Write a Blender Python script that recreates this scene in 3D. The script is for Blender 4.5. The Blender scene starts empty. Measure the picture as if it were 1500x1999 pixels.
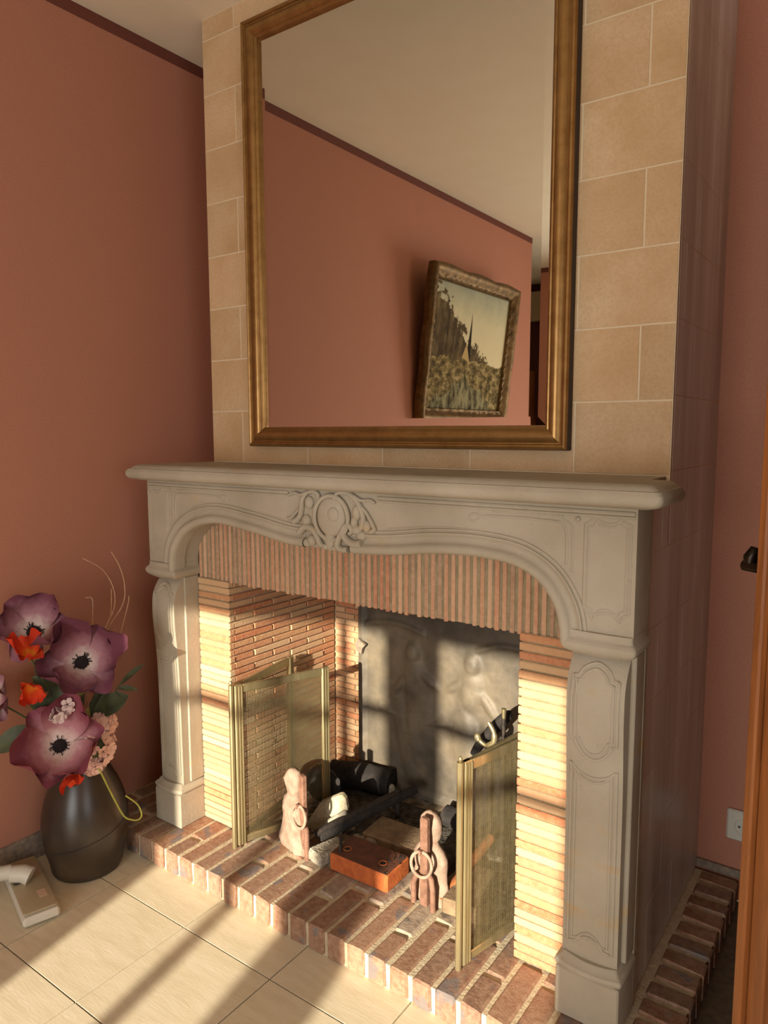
import bpy, bmesh, math, random
from mathutils import Vector, Matrix, noise as mnoise

random.seed(7)
S = bpy.context.scene
COL = S.collection
PI = math.pi

# ------------------------------------------------------------------ camera
cam_d = bpy.data.cameras.new('camera')
cam = bpy.data.objects.new('camera', cam_d)
COL.objects.link(cam)
YAW, PIT, ROL = -0.6206, -0.1111, -0.0021
fw = Vector((math.sin(YAW) * math.cos(PIT), math.cos(YAW) * math.cos(PIT), math.sin(PIT)))
rt = Vector((math.cos(YAW), -math.sin(YAW), 0))
up = rt.cross(fw)
r2 = rt * math.cos(ROL) + up * math.sin(ROL)
u2 = -rt * math.sin(ROL) + up * math.cos(ROL)
M = Matrix.Identity(4)
for i in range(3):
    M[i][0], M[i][1], M[i][2] = r2[i], u2[i], -fw[i]
M.translation = Vector((1.9558, -1.183, 1.2121))
cam.matrix_world = M
cam_d.sensor_fit = 'VERTICAL'
cam_d.sensor_height = 36.0
cam_d.lens = 1414.25 * 36.0 / 1999.0
cam_d.clip_start = 0.02
S.camera = cam

# ------------------------------------------------------------------ world, sun, daylight, exposure
W = bpy.data.worlds.new('sky')
S.world = W
W.use_nodes = True
wn = W.node_tree.nodes
wl = W.node_tree.links
wn.clear()
wo = wn.new('ShaderNodeOutputWorld')
bg = wn.new('ShaderNodeBackground')
sk = wn.new('ShaderNodeTexSky')
sk.sky_type = 'HOSEK_WILKIE'
sk.sun_direction = Vector((0.2, -1.0, 0.25)).normalized()
sk.turbidity = 3.0
bg.inputs['Strength'].default_value = 1.0
try:
    W.cycles.sampling_method = 'NONE'
except Exception:
    pass
wl.new(sk.outputs[0], bg.inputs[0])
wl.new(bg.outputs[0], wo.inputs[0])

SUN_DIR = Vector((-0.2, 1.0, -0.25)).normalized()
sd = bpy.data.lights.new('sun', 'SUN')
sd.energy = 12.5
sd.angle = math.radians(0.6)
sd.color = (1.0, 0.91, 0.73)
so = bpy.data.objects.new('sun', sd)
COL.objects.link(so)
so.rotation_euler = SUN_DIR.to_track_quat('-Z', 'Y').to_euler()
so.location = (2.6, -6, 3)

def area(name, loc, rot, sx, sy, power, color):
    d = bpy.data.lights.new(name, 'AREA')
    d.shape = 'RECTANGLE'
    d.size, d.size_y = sx, sy
    d.energy = power
    d.color = color
    o = bpy.data.objects.new(name, d)
    COL.objects.link(o)
    o.location = loc
    o.rotation_euler = rot
    return o

# daylight entering by the french window (front wall); the side lamp is added fill
area('daylight_front', (1.6, -3.40, 0.95), (PI / 2, 0, 0), 1.25, 1.4, 44, (0.97, 0.98, 0.97))
area('side_fill', (4.10, -1.9, 1.25), (PI / 2, 0, PI / 2), 1.4, 1.5, 22, (0.97, 0.98, 0.97))

S.view_settings.view_transform = 'Standard'
S.view_settings.look = 'None'
S.view_settings.exposure = 0.0
S.view_settings.gamma = 1.0
S.view_settings.use_curve_mapping = False
try:
    S.cycles.use_denoising = True
    S.cycles.use_light_tree = False
    S.cycles.max_bounces = 6
    S.cycles.diffuse_bounces = 4
    S.cycles.glossy_bounces = 4
    S.cycles.caustics_reflective = False
    S.cycles.caustics_refractive = False
    S.cycles.use_adaptive_sampling = True
    S.cycles.adaptive_threshold = 0.03
    S.cycles.sample_clamp_indirect = 6.0
except Exception:
    pass

# ------------------------------------------------------------------ material helpers
def lin(c):
    return tuple((x / 12.92 if x <= 0.04045 else ((x + 0.055) / 1.055) ** 2.4) for x in (v / 255.0 for v in c)) + (1.0,)

class NT:
    def __init__(self, name):
        self.m = bpy.data.materials.new(name)
        self.m.use_nodes = True
        self.t = self.m.node_tree
        self.b = self.t.nodes['Principled BSDF']
        self.out = self.t.nodes['Material Output']
    def n(self, typ, **kw):
        nd = self.t.nodes.new(typ)
        for k, v in kw.items():
            setattr(nd, k, v)
        return nd
    def l(self, a, b):
        self.t.links.new(a, b)
    def val(self, sock, v):
        sock.default_value = v
    def math(self, op, a, b=None, clamp=False):
        nd = self.n('ShaderNodeMath', operation=op, use_clamp=clamp)
        for i, x in enumerate((a, b)):
            if x is None:
                continue
            if isinstance(x, (int, float)):
                nd.inputs[i].default_value = x
            else:
                self.l(x, nd.inputs[i])
        return nd.outputs[0]
    def ramp(self, fac, stops, interp='LINEAR'):
        nd = self.n('ShaderNodeValToRGB')
        nd.color_ramp.interpolation = interp
        el = nd.color_ramp.elements
        while len(el) < len(stops):
            el.new(0.5)
        for e, (p, c) in zip(el, stops):
            e.position = p
            e.color = lin(c) if len(c) == 3 else c
        self.l(fac, nd.inputs[0])
        return nd.outputs[0]
    def mix(self, fac, a, b, mode='MIX'):
        nd = self.n('ShaderNodeMix', data_type='RGBA', blend_type=mode)
        for s, x in ((nd.inputs[0], fac), (nd.inputs[6], a), (nd.inputs[7], b)):
            if isinstance(x, (int, float)):
                s.default_value = x
            elif isinstance(x, tuple):
                s.default_value = lin(x) if len(x) == 3 else x
            else:
                self.l(x, s)
        return nd.outputs[2]
    def coord(self, kind='Object', scale=(1, 1, 1), rnd=True):
        tc = self.n('ShaderNodeTexCoord')
        mp = self.n('ShaderNodeMapping')
        mp.inputs['Scale'].default_value = scale
        self.l(tc.outputs[kind], mp.inputs['Vector'])
        if rnd:
            oi = self.n('ShaderNodeObjectInfo')
            cx = self.n('ShaderNodeCombineXYZ')
            for i, k in enumerate((37.0, 19.0, 53.0)):
                self.l(self.math('MULTIPLY', oi.outputs['Random'], k), cx.inputs[i])
            self.l(cx.outputs[0], mp.inputs['Location'])
        return mp.outputs[0]
    def noise(self, vec, scale, detail=3.0, rough=0.55, dist=0.0):
        nd = self.n('ShaderNodeTexNoise')
        nd.inputs['Scale'].default_value = scale
        nd.inputs['Detail'].default_value = detail
        nd.inputs['Roughness'].default_value = rough
        nd.inputs['Distortion'].default_value = dist
        self.l(vec, nd.inputs['Vector'])
        return nd.outputs['Fac']
    def rand(self):
        return self.n('ShaderNodeObjectInfo').outputs['Random']
    def bump(self, h, strength=0.3, dist=0.01):
        nd = self.n('ShaderNodeBump')
        nd.inputs['Strength'].default_value = strength
        nd.inputs['Distance'].default_value = dist
        self.l(h, nd.inputs['Height'])
        self.l(nd.outputs[0], self.b.inputs['Normal'])
    def fin(self, color, rough=0.7, metal=0.0, spec=None):
        if isinstance(color, tuple):
            self.b.inputs['Base Color'].default_value = lin(color) if len(color) == 3 else color
        else:
            self.l(color, self.b.inputs['Base Color'])
        if isinstance(rough, (int, float)):
            self.b.inputs['Roughness'].default_value = rough
        else:
            self.l(rough, self.b.inputs['Roughness'])
        self.b.inputs['Metallic'].default_value = metal
        if spec is not None:
            self.b.inputs['Specular IOR Level'].default_value = spec
        return self.m

def simple(name, c1, c2=None, scale=30.0, rough=0.7, metal=0.0, bump=0.0, bscale=None, bdist=0.004, rnd=True, spec=None, stretch=(1, 1, 1), lo=0.35, hi=0.65):
    t = NT(name)
    v = t.coord(scale=stretch, rnd=rnd)
    f = t.noise(v, scale)
    col = t.ramp(f, [(lo, c1), (hi, c2 if c2 else c1)])
    if bump:
        t.bump(t.noise(v, bscale or scale * 3), bump, bdist)
    return t.fin(col, rough, metal, spec)

def brickmat(name, cols, mottled, rough=0.85, grain=90.0, amount=0.5, patch=None, bump=0.6):
    t = NT(name)
    v = t.coord()
    n = len(cols)
    base = t.ramp(t.rand(), [(i / max(1, n - 1), c) for i, c in enumerate(cols)])
    f = t.ramp(t.noise(v, grain, 6, 0.65), [(0.35, (0, 0, 0, 1)), (0.7, (1, 1, 1, 1))])
    fm = t.math('MULTIPLY', f, amount)
    col = t.mix(fm, base, mottled)
    if patch:
        g = t.ramp(t.noise(v, 14.0, 3), [(0.56, (0, 0, 0, 1)), (0.63, (1, 1, 1, 1))])
        col = t.mix(t.math('MULTIPLY', g, 0.7), col, patch)
    t.bump(t.noise(v, grain * 1.3, 5, 0.7), bump, 0.004)
    return t.fin(col, rough, 0.0, 0.25)

MT = {}
MT['wall'] = simple('terracotta_wallpaper', (178, 120, 97), (187, 128, 104), 240, 0.72, bump=0.25, bscale=420, bdist=0.001, rnd=False, spec=0.3)
MT['border'] = simple('dark_red_border', (104, 54, 42), (114, 60, 47), 160, 0.7, rnd=False)
MT['ceiling'] = simple('cream_ceiling_paint', (240, 228, 204), (242, 231, 208), 8, 0.85, rnd=False, spec=0.2)
MT['plain'] = simple('hall_paint', (196, 180, 150), (200, 186, 158), 8, 0.85, rnd=False)
MT['halldim'] = simple('dimmed_red_hall_paper', (82, 42, 34), (92, 48, 40), 60, 0.8, rnd=False)  # gloom of the hall put into the paper as a darker red

def tile_material():
    t = NT('cream_stone_floor_tile')
    v = t.coord(scale=(3, 16, 3))
    f = t.noise(v, 3.2, 6, 0.6, 0.3)
    v2 = t.coord(scale=(1, 1, 1))
    g = t.noise(v2, 120, 3)
    col = t.ramp(f, [(0.3, (208, 194, 164)), (0.5, (216, 203, 174)), (0.72, (222, 210, 184))])
    col = t.mix(t.math('MULTIPLY', t.math('GREATER_THAN', g, 0.70), 0.25), col, (170, 146, 108))
    t.bump(t.noise(v, 14, 4), 0.12, 0.002)
    return t.fin(col, 0.42, 0, 0.4)
MT['tile'] = tile_material()
MT['grout'] = simple('dark_floor_grout', (92, 78, 60), (110, 94, 72), 60, 0.9, rnd=False)
MT['basetile'] = simple('grey_speckled_stone', (150, 132, 112), (118, 104, 92), 70, 0.6, bump=0.1, rnd=False)

def stone_tile_material(name, cols):
    t = NT(name)
    v = t.coord()
    a = t.noise(v, 7, 4, 0.5)
    g = t.noise(v, 150, 4, 0.7)
    base = t.ramp(a, [(0.3, cols[0]), (0.5, cols[1]), (0.7, cols[2])])
    col = t.mix(t.math('MULTIPLY', t.ramp(g, [(0.4, (0, 0, 0, 1)), (0.65, (1, 1, 1, 1))]), 0.35), base, cols[3])
    hs = t.n('ShaderNodeHueSaturation')
    t.l(t.math('ADD', t.math('MULTIPLY', t.rand(), 0.12), 0.94), hs.inputs['Value'])
    t.l(col, hs.inputs['Color'])
    t.bump(g, 0.15, 0.002)
    return t.fin(hs.outputs[0], 0.62, 0, 0.3)
MT['chim'] = stone_tile_material('sand_stone_tile', [(196, 162, 120), (206, 174, 134), (214, 186, 150), (180, 144, 102)])
MT['chimgrout'] = simple('pale_tile_grout', (226, 206, 174), (220, 200, 168), 40, 0.85, rnd=False)
def side_material():
    t = NT('grey_beige_stone_painted_sheen')
    gp = t.n('ShaderNodeNewGeometry')
    mp = t.n('ShaderNodeMapping')
    mp.inputs['Scale'].default_value = (1.0, 7.0, 0.6)
    t.l(gp.outputs['Position'], mp.inputs['Vector'])
    f = t.noise(mp.outputs[0], 1.4, 3, 0.55, 0.4)
    col = t.ramp(f, [(0.32, (176, 170, 160)), (0.5, (212, 210, 204)), (0.68, (236, 236, 234))])  # vertical streaks of reflected light painted into the stone colour
    return t.fin(col, t.math('ADD', 0.22, t.math('MULTIPLY', f, 0.18)), 0, 0.7)
MT['chimside'] = side_material()
MT['sidegrout'] = simple('side_tile_grout', (216, 212, 204), (210, 206, 198), 40, 0.8, rnd=False)

def mantel_material():
    t = NT('carved_limestone')
    v = t.coord(rnd=False)
    a = t.noise(v, 4.5, 5, 0.55)
    g = t.noise(v, 130, 5, 0.65)
    base = t.ramp(a, [(0.3, (162, 151, 131)), (0.5, (173, 162, 143)), (0.7, (184, 174, 156))])
    st = t.ramp(t.noise(t.coord(rnd=False, scale=(1, 1, 2.5)), 6.0, 3), [(0.62, (0, 0, 0, 1)), (0.74, (1, 1, 1, 1))])
    base = t.mix(t.math('MULTIPLY', st, 0.5), base, (190, 152, 92))
    col = t.mix(t.math('MULTIPLY', t.math('GREATER_THAN', g, 0.66), 0.25), base, (130, 112, 90))
    t.bump(t.noise(v, 80, 6, 0.7), 0.25, 0.004)
    return t.fin(col, 0.75, 0, 0.25)
MT['mantel'] = mantel_material()

MT['wallbrick'] = brickmat('thin_wall_brick', [(204, 166, 128), (194, 122, 82), (212, 180, 142), (196, 132, 92), (208, 172, 134), (188, 110, 74), (206, 170, 132), (198, 140, 98)], (214, 182, 142), amount=0.40)
MT['soldier'] = brickmat('upright_brick_slip', [(200, 156, 126), (192, 136, 104), (204, 166, 136), (182, 116, 86), (198, 152, 122), (166, 134, 110), (196, 142, 108)], (212, 180, 150), amount=0.5)
MT['mortar'] = simple('sooty_olive_mortar', (138, 126, 98), (158, 144, 114), 50, 0.9, bump=0.4, rnd=False)
MT['wallmortar'] = simple('pale_brick_mortar', (176, 152, 122), (192, 170, 138), 60, 0.9, bump=0.4, rnd=False)
MT['hearthbrick'] = brickmat('brown_hearth_brick', [(132, 92, 70), (144, 104, 80), (124, 94, 78), (152, 112, 88), (116, 82, 66), (140, 112, 94), (146, 98, 74)], (184, 156, 130), amount=0.60, patch=(110, 110, 112), grain=70, bump=0.35)
MT['hearthash'] = brickmat('ash_dusted_hearth_brick', [(148, 128, 108), (160, 140, 120), (136, 112, 96), (144, 122, 102)], (194, 180, 160), amount=0.6, patch=(84, 80, 76), grain=60, bump=0.4)
MT['hearthmortar'] = simple('sandy_hearth_mortar', (206, 190, 160), (188, 170, 140), 55, 0.9, bump=0.5, rnd=False)

def gold_material(name, c1, c2, rough=0.38):
    t = NT(name)
    v = t.coord(rnd=False)
    f = t.noise(v, 26, 6, 0.7)
    col = t.ramp(f, [(0.3, c1), (0.68, c2)])
    return t.fin(col, rough, 0.75)
MT['gold'] = gold_material('aged_gilding', (138, 102, 56), (168, 130, 78), 0.36)
MT['goldshade'] = simple('shaded_frame_side', (52, 38, 30), (62, 46, 36), 40, 0.7)  # frame flanks coloured dark to stand for their unlit sides
MT['gold2'] = gold_material('carved_dull_gilding', (78, 60, 36), (132, 102, 62), 0.5)
t = NT('silvered_mirror_glass')
MT['mirror'] = t.fin((228, 224, 214), 0.012, 1.0)
MT['brass'] = simple('brushed_brass', (178, 164, 122), (198, 184, 144), 60, 0.34, metal=0.8, stretch=(1, 1, 0.1))
MT['mesh'] = simple('fire_screen_wire', (112, 100, 72), (130, 116, 84), 60, 0.5, metal=0.7)
MT['iron'] = simple('blackened_iron', (46, 40, 36), (66, 56, 50), 60, 0.65, metal=0.3, bump=0.3)
MT['rust'] = simple('rusty_iron', (116, 82, 64), (142, 104, 84), 50, 0.75, metal=0.1, bump=0.4)
MT['castpink'] = simple('ash_dusted_cast_iron', (172, 146, 126), (138, 110, 92), 40, 0.9, bump=0.3, lo=0.3, hi=0.7)
MT['soot'] = simple('charred_black', (30, 26, 24), (48, 42, 38), 40, 0.9, bump=0.6)
MT['ash'] = simple('pale_ash', (186, 176, 156), (150, 140, 122), 50, 0.95, bump=0.8, bdist=0.01)
MT['ashdark'] = simple('dark_ash', (58, 52, 46), (104, 96, 84), 45, 0.95, bump=0.8, bdist=0.01)
MT['terracotta'] = simple('orange_terracotta', (196, 106, 50), (172, 86, 42), 50, 0.75, bump=0.3)
MT['terrasootshade'] = simple('sooty_shaded_terracotta', (112, 66, 46), (88, 54, 40), 40, 0.8, bump=0.3)
MT['firebrick'] = simple('sooty_firebrick', (150, 126, 96), (122, 100, 76), 40, 0.9, bump=0.4)
MT['wood_cut'] = simple('pale_split_wood', (196, 184, 156), (170, 154, 126), 20, 0.8, bump=0.4, stretch=(6, 1, 6))
MT['wood_plank'] = simple('orange_wood_offcut', (170, 102, 58), (140, 82, 46), 20, 0.7, stretch=(6, 1, 6))

def fireback_material():
    t = NT('sooty_cast_iron')
    v = t.coord(rnd=False)
    a = t.noise(v, 5.0, 5, 0.6)
    col = t.ramp(a, [(0.3, (66, 60, 52)), (0.5, (100, 90, 76)), (0.7, (130, 116, 94))])
    tc = t.n('ShaderNodeTexCoord')
    sx = t.n('ShaderNodeSeparateXYZ')
    t.l(tc.outputs['Object'], sx.inputs[0])
    # smoke stain along the plate's upper rim, ragged
    h = t.math('ADD', sx.outputs[2], t.math('MULTIPLY', t.noise(v, 4.0, 3), 0.10))
    soot = t.ramp(h, [(0.66, (0, 0, 0, 1)), (0.76, (1, 1, 1, 1))])
    col = t.mix(t.math('MULTIPLY', soot, 0.85), col, (34, 30, 27))
    t.bump(t.noise(v, 60, 5), 0.3, 0.004)
    return t.fin(col, 0.58, 0.1)
MT['fireback'] = fireback_material()

def wood_material(name, c1, c2):
    t = NT(name)
    v = t.coord(scale=(14, 14, 1.2), rnd=False)
    f = t.noise(v, 3.0, 6, 0.6, 1.2)
    col = t.ramp(f, [(0.3, c1), (0.7, c2)])
    return t.fin(col, 0.42, 0, 0.4)
MT['oak'] = wood_material('varnished_oak', (122, 72, 36), (160, 98, 50))
MT['knob'] = simple('dark_bronze', (40, 32, 24), (58, 46, 32), 40, 0.35, metal=0.8)
MT['plastic'] = simple('white_plastic', (214, 208, 192), (208, 202, 186), 10, 0.45)
MT['plasticgrey'] = simple('beige_grey_plastic', (176, 160, 128), (168, 152, 122), 10, 0.5)
MT['darkplastic'] = simple('dark_plastic', (50, 46, 42), (58, 52, 48), 10, 0.5)
MT['sticker'] = simple('pale_pink_sticker', (206, 176, 150), (198, 168, 142), 60, 0.6)

def vase_material():
    t = NT('glazed_dark_ceramic')
    v = t.coord(rnd=False, scale=(1, 1, 1))
    f = t.noise(v, 7.0, 3)
    col = t.ramp(f, [(0.35, (44, 38, 33)), (0.6, (66, 54, 42)), (0.75, (92, 74, 54))])
    return t.fin(col, 0.32, 0.0, 0.5)
MT['vase'] = vase_material()

def petal_material(name, inner, mid, outer, r):
    t = NT(name)
    tc = t.n('ShaderNodeTexCoord')
    ln = t.n('ShaderNodeVectorMath', operation='LENGTH')
    t.l(tc.outputs['Object'], ln.inputs[0])
    d = t.math('DIVIDE', ln.outputs['Value'], r)
    d = t.math('ADD', d, t.math('MULTIPLY', t.math('SUBTRACT', t.noise(t.coord(), 60, 3), 0.5), 0.35))
    col = t.ramp(d, [(0.25, inner), (0.55, mid), (1.0, outer)])
    m = t.fin(col, 0.75, 0, 0.2)
    t.b.inputs['Subsurface Weight'].default_value = 0.0
    return m
MT['petal'] = petal_material('plum_petal', (214, 192, 184), (166, 118, 126), (112, 62, 76), 0.10)
MT['petal2'] = petal_material('mauve_petal', (228, 202, 192), (190, 132, 138), (136, 70, 82), 0.11)
MT['poppy'] = petal_material('orange_poppy_petal', (240, 150, 50), (226, 82, 34), (206, 60, 34), 0.04)
MT['blackcentre'] = simple('dark_flower_centre', (28, 22, 24), (44, 34, 34), 200, 0.9, bump=0.8)
MT['pinkfloret'] = simple('pale_pink_floret', (242, 206, 190), (234, 184, 166), 40, 0.8)
MT['whitefloret'] = simple('white_floret', (224, 202, 196), (206, 176, 170), 40, 0.8)
MT['stem'] = simple('green_stem', (88, 92, 56), (74, 78, 46), 40, 0.7)
MT['leaf'] = simple('dark_green_leaf', (62, 72, 52), (84, 90, 58), 30, 0.6)
MT['leaflight'] = simple('yellow_green_leaf', (172, 160, 82), (148, 140, 72), 30, 0.6)
MT['twig'] = simple('pale_dry_twig', (196, 158, 124), (178, 138, 104), 60, 0.8)
MT['wire'] = simple('lime_green_wire', (176, 176, 76), (160, 158, 66), 60, 0.5)
MT['orangestem'] = simple('orange_ribbon', (228, 130, 52), (214, 98, 40), 30, 0.7)

t = NT('clear_window_pane')
tr = t.n('ShaderNodeBsdfTransparent')
gl = t.n('ShaderNodeBsdfGlossy')
gl.inputs['Roughness'].default_value = 0.02
mx = t.n('ShaderNodeMixShader')
mx.inputs[0].default_value = 0.06
t.l(tr.outputs[0], mx.inputs[1]); t.l(gl.outputs[0], mx.inputs[2]); t.l(mx.outputs[0], t.out.inputs[0])
MT['pane'] = t.m
MT['whitepaint'] = simple('white_window_paint', (232, 228, 218), (228, 222, 212), 10, 0.5)
MT['shutter'] = simple('grey_roller_shutter', (188, 184, 174), (178, 174, 164), 10, 0.6)

def painting_material():
    t = NT('oil_landscape')
    tc = t.n('ShaderNodeTexCoord')
    sp = t.n('ShaderNodeSeparateXYZ')
    t.l(tc.outputs['Object'], sp.inputs[0])
    u, w = sp.outputs[1], sp.outputs[2]          # u along the width (metres), w height above the lower edge
    v = t.coord(rnd=False, scale=(1, 1, 1))
    n1 = t.math('SUBTRACT', t.noise(v, 7, 6, 0.65), 0.5)
    n2 = t.math('SUBTRACT', t.noise(v, 26, 5, 0.7), 0.5)
    n3 = t.noise(t.coord(rnd=False, scale=(1, 2.2, 0.8)), 12, 5, 0.7)
    sky = t.ramp(t.math('ADD', w, t.math('MULTIPLY', n1, 0.25)), [(0.25, (222, 206, 166)), (0.45, (206, 196, 160)), (0.62, (160, 162, 140))])
    trees = t.ramp(n3, [(0.3, (48, 44, 34)), (0.5, (92, 76, 54)), (0.7, (132, 116, 84))])
    # tree line: tall at the left (u large), low at the right
    tl = t.math('ADD', t.math('MULTIPLY', u, 0.62), 0.12)
    tl = t.math('ADD', tl, t.math('MULTIPLY', n2, 0.22))
    tl = t.math('ADD', tl, t.math('MULTIPLY', n1, 0.55))
    # a slim dark spire and a pale gable among the trees
    spire = t.math('LESS_THAN', t.math('ABSOLUTE', t.math('SUBTRACT', u, 0.40)), t.math('MULTIPLY', t.math('SUBTRACT', 0.50, w), 0.10))
    spire = t.math('MULTIPLY', spire, t.math('GREATER_THAN', 0.50, w))
    house = t.math('MULTIPLY', t.math('LESS_THAN', t.math('ABSOLUTE', t.math('SUBTRACT', u, 0.43)), t.math('MULTIPLY', t.math('SUBTRACT', 0.34, w), 0.5)), t.math('GREATER_THAN', w, 0.24))
    mask = t.math('GREATER_THAN', tl, w)
    col = t.mix(mask, sky, trees)
    ground = t.ramp(t.noise(t.coord(rnd=False, scale=(1, 1, 1.6)), 17, 7, 0.75), [(0.34, (52, 46, 32)), (0.47, (104, 90, 58)), (0.58, (160, 140, 96)), (0.70, (206, 186, 140))])
    col = t.mix(spire, col, (46, 42, 36))
    col = t.mix(t.math('MULTIPLY', house, 0.75), col, (206, 176, 120))
    gm = t.math('GREATER_THAN', t.math('ADD', 0.25, t.math('MULTIPLY', n1, 0.12)), w)
    col = t.mix(gm, col, ground)
    wm = t.math('GREATER_THAN', t.math('ADD', t.math('MULTIPLY', t.math('ABSOLUTE', t.math('SUBTRACT', u, 0.42)), -0.5), t.math('ADD', 0.17, t.math('MULTIPLY', n1, 0.2))), w)
    col = t.mix(wm, col, t.ramp(n3, [(0.4, (66, 60, 42)), (0.58, (150, 142, 108))]))
    t.bump(t.noise(v, 60, 4), 0.2, 0.003)
    return t.fin(col, 0.85, 0, 0.08)
MT['painting'] = painting_material()

# ------------------------------------------------------------------ geometry helpers
class MB:
    def __init__(self):
        self.v, self.f = [], []
    def add(self, vs, fs):
        o = len(self.v)
        self.v += [tuple(p) for p in vs]
        self.f += [tuple(i + o for i in f) for f in fs]
        return self
    def box(self, a, b):
        (x0, y0, z0), (x1, y1, z1) = a, b
        vs = [(x0, y0, z0), (x1, y0, z0), (x1, y1, z0), (x0, y1, z0), (x0, y0, z1), (x1, y0, z1), (x1, y1, z1), (x0, y1, z1)]
        return self.add(vs, [(0, 3, 2, 1), (4, 5, 6, 7), (0, 1, 5, 4), (1, 2, 6, 5), (2, 3, 7, 6), (3, 0, 4, 7)])
    def cbox(self, a, b, c=0.003):
        bm = bmesh.new()
        for ix in (0, 1):
            for iy in (0, 1):
                for iz in (0, 1):
                    P = [a[k] if s == 0 else b[k] for k, s in enumerate((ix, iy, iz))]
                    sg = [1 if s == 0 else -1 for s in (ix, iy, iz)]
                    for k in range(3):
                        q = list(P)
                        for j in range(3):
                            if j != k:
                                q[j] += sg[j] * c
                        bm.verts.new(q)
        bmesh.ops.convex_hull(bm, input=bm.verts)
        bmesh.ops.dissolve_limit(bm, angle_limit=0.02, verts=bm.verts, edges=bm.edges)
        bm.verts.index_update()
        vs = [v.co[:] for v in bm.verts]
        fs = [[v.index for v in f.verts] for f in bm.faces]
        bm.free()
        return self.add(vs, fs)
    def tube(self, pts, r, n=8, closed=False, cap=True, flat=None):
        """pts: list of points; r: radius or list; flat=(normal, factor) squashes along a direction"""
        pts = [Vector(p) for p in pts]
        m = len(pts)
        rs = r if isinstance(r, (list, tuple)) else [r] * m
        ref = None
        rings = []
        for i, p in enumerate(pts):
            if closed:
                tg = pts[(i + 1) % m] - pts[i - 1]
            else:
                tg = pts[min(i + 1, m - 1)] - pts[max(i - 1, 0)]
            tg = tg.normalized() if tg.length > 1e-9 else Vector((0, 0, 1))
            if ref is None:
                ref = Vector((0, 0, 1)) if abs(tg.z) < 0.9 else Vector((1, 0, 0))
            a = (ref - tg * ref.dot(tg))
            if a.length < 1e-6:
                a = tg.orthogonal()
            a.normalize()
            b = tg.cross(a)
            ref = a
            ring = []
            for k in range(n):
                th = 2 * PI * k / n
                d = a * math.cos(th) + b * math.sin(th)
                d = d * rs[i]
                if flat:
                    nn = flat[0]
                    d = d - nn * (d.dot(nn)) * (1 - flat[1])
                ring.append(p + d)
            rings.append(ring)
        vs = [q for ring in rings for q in ring]
        fs = []
        for i in range(m if closed else m - 1):
            j = (i + 1) % m
            for k in range(n):
                k2 = (k + 1) % n
                fs.append((i * n + k, i * n + k2, j * n + k2, j * n + k))
        if cap and not closed:
            fs.append(tuple(range(n))[::-1])
            fs.append(tuple((m - 1) * n + k for k in range(n)))
        return self.add(vs, fs)
    def lathe(self, prof, n=32, c=(0, 0, 0), sx=1.0, sy=1.0):
        vs, fs = [], []
        for (r, z) in prof:
            for k in range(n):
                th = 2 * PI * k / n
                vs.append((c[0] + r * math.cos(th) * sx, c[1] + r * math.sin(th) * sy, c[2] + z))
        m = len(prof)
        for i in range(m - 1):
            for k in range(n):
                k2 = (k + 1) % n
                fs.append((i * n + k, i * n + k2, (i + 1) * n + k2, (i + 1) * n + k))
        fs.append(tuple(range(n))[::-1])
        fs.append(tuple((m - 1) * n + k for k in range(n)))
        return self.add(vs, fs)
    def ell(self, c, r, n=14, m=9):
        vs, fs = [], []
        for i in range(m + 1):
            ph = PI * i / m
            for k in range(n):
                th = 2 * PI * k / n
                vs.append((c[0] + r[0] * math.sin(ph) * math.cos(th), c[1] + r[1] * math.sin(ph) * math.sin(th), c[2] + r[2] * math.cos(ph)))
        for i in range(m):
            for k in range(n):
                k2 = (k + 1) % n
                fs.append((i * n + k, (i + 1) * n + k, (i + 1) * n + k2, i * n + k2))
        return self.add(vs, fs)
    def grid(self, P, closed_u=False):
        """P: rows of points"""
        m, n = len(P), len(P[0])
        vs = [p for row in P for p in row]
        fs = []
        for i in range(m - 1):
            for k in range(n if closed_u else n - 1):
                k2 = (k + 1) % n
                fs.append((i * n + k, i * n + k2, (i + 1) * n + k2, (i + 1) * n + k))
        return self.add(vs, fs)
    def prism(self, poly, axis, a, b):
        """poly in the two other axes, extruded from a to b along axis"""
        def mkp(p, t):
            if axis == 'y': return (p[0], t, p[1])
            if axis == 'x': return (t, p[0], p[1])
            return (p[0], p[1], t)
        n = len(poly)
        vs = [mkp(p, a) for p in poly] + [mkp(p, b) for p in poly]
        fs = [tuple(range(n)), tuple(range(2 * n - 1, n - 1, -1))]
        for i in range(n):
            j = (i + 1) % n
            fs.append((i, i + n, j + n, j))
        return self.add(vs, fs)
    def build(self, name, mat, parent=None, smooth=0.6, loc=None, origin=None):
        me = bpy.data.meshes.new(name)
        vs = self.v
        if origin is not None:
            vs = [(p[0] - origin[0], p[1] - origin[1], p[2] - origin[2]) for p in vs]
        me.from_pydata(vs, [], self.f)
        bm = bmesh.new()
        bm.from_mesh(me)
        bmesh.ops.recalc_face_normals(bm, faces=bm.faces)
        bm.to_mesh(me)
        bm.free()
        me.materials.append(MT[mat] if isinstance(mat, str) else mat)
        if smooth:
            for p in me.polygons:
                p.use_smooth = True
            me.set_sharp_from_angle(angle=smooth)
        return link(name, me, parent, loc if loc is not None else origin)

def link(name, me, parent=None, loc=None, rot=None, scale=None):
    o = bpy.data.objects.new(name, me)
    COL.objects.link(o)
    if parent is not None:
        o.parent = parent
    if loc is not None:
        if parent is not None:
            loc = Vector(loc) - world_loc(parent)
        o.location = loc
    elif parent is not None:
        o.location = -world_loc(parent)
    if rot is not None:
        o.rotation_euler = rot
    if scale is not None:
        o.scale = scale
    return o

def world_loc(o):
    p = Vector((0, 0, 0))
    while o is not None:
        p = p + Vector(o.location)
        o = o.parent
    return p

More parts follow.
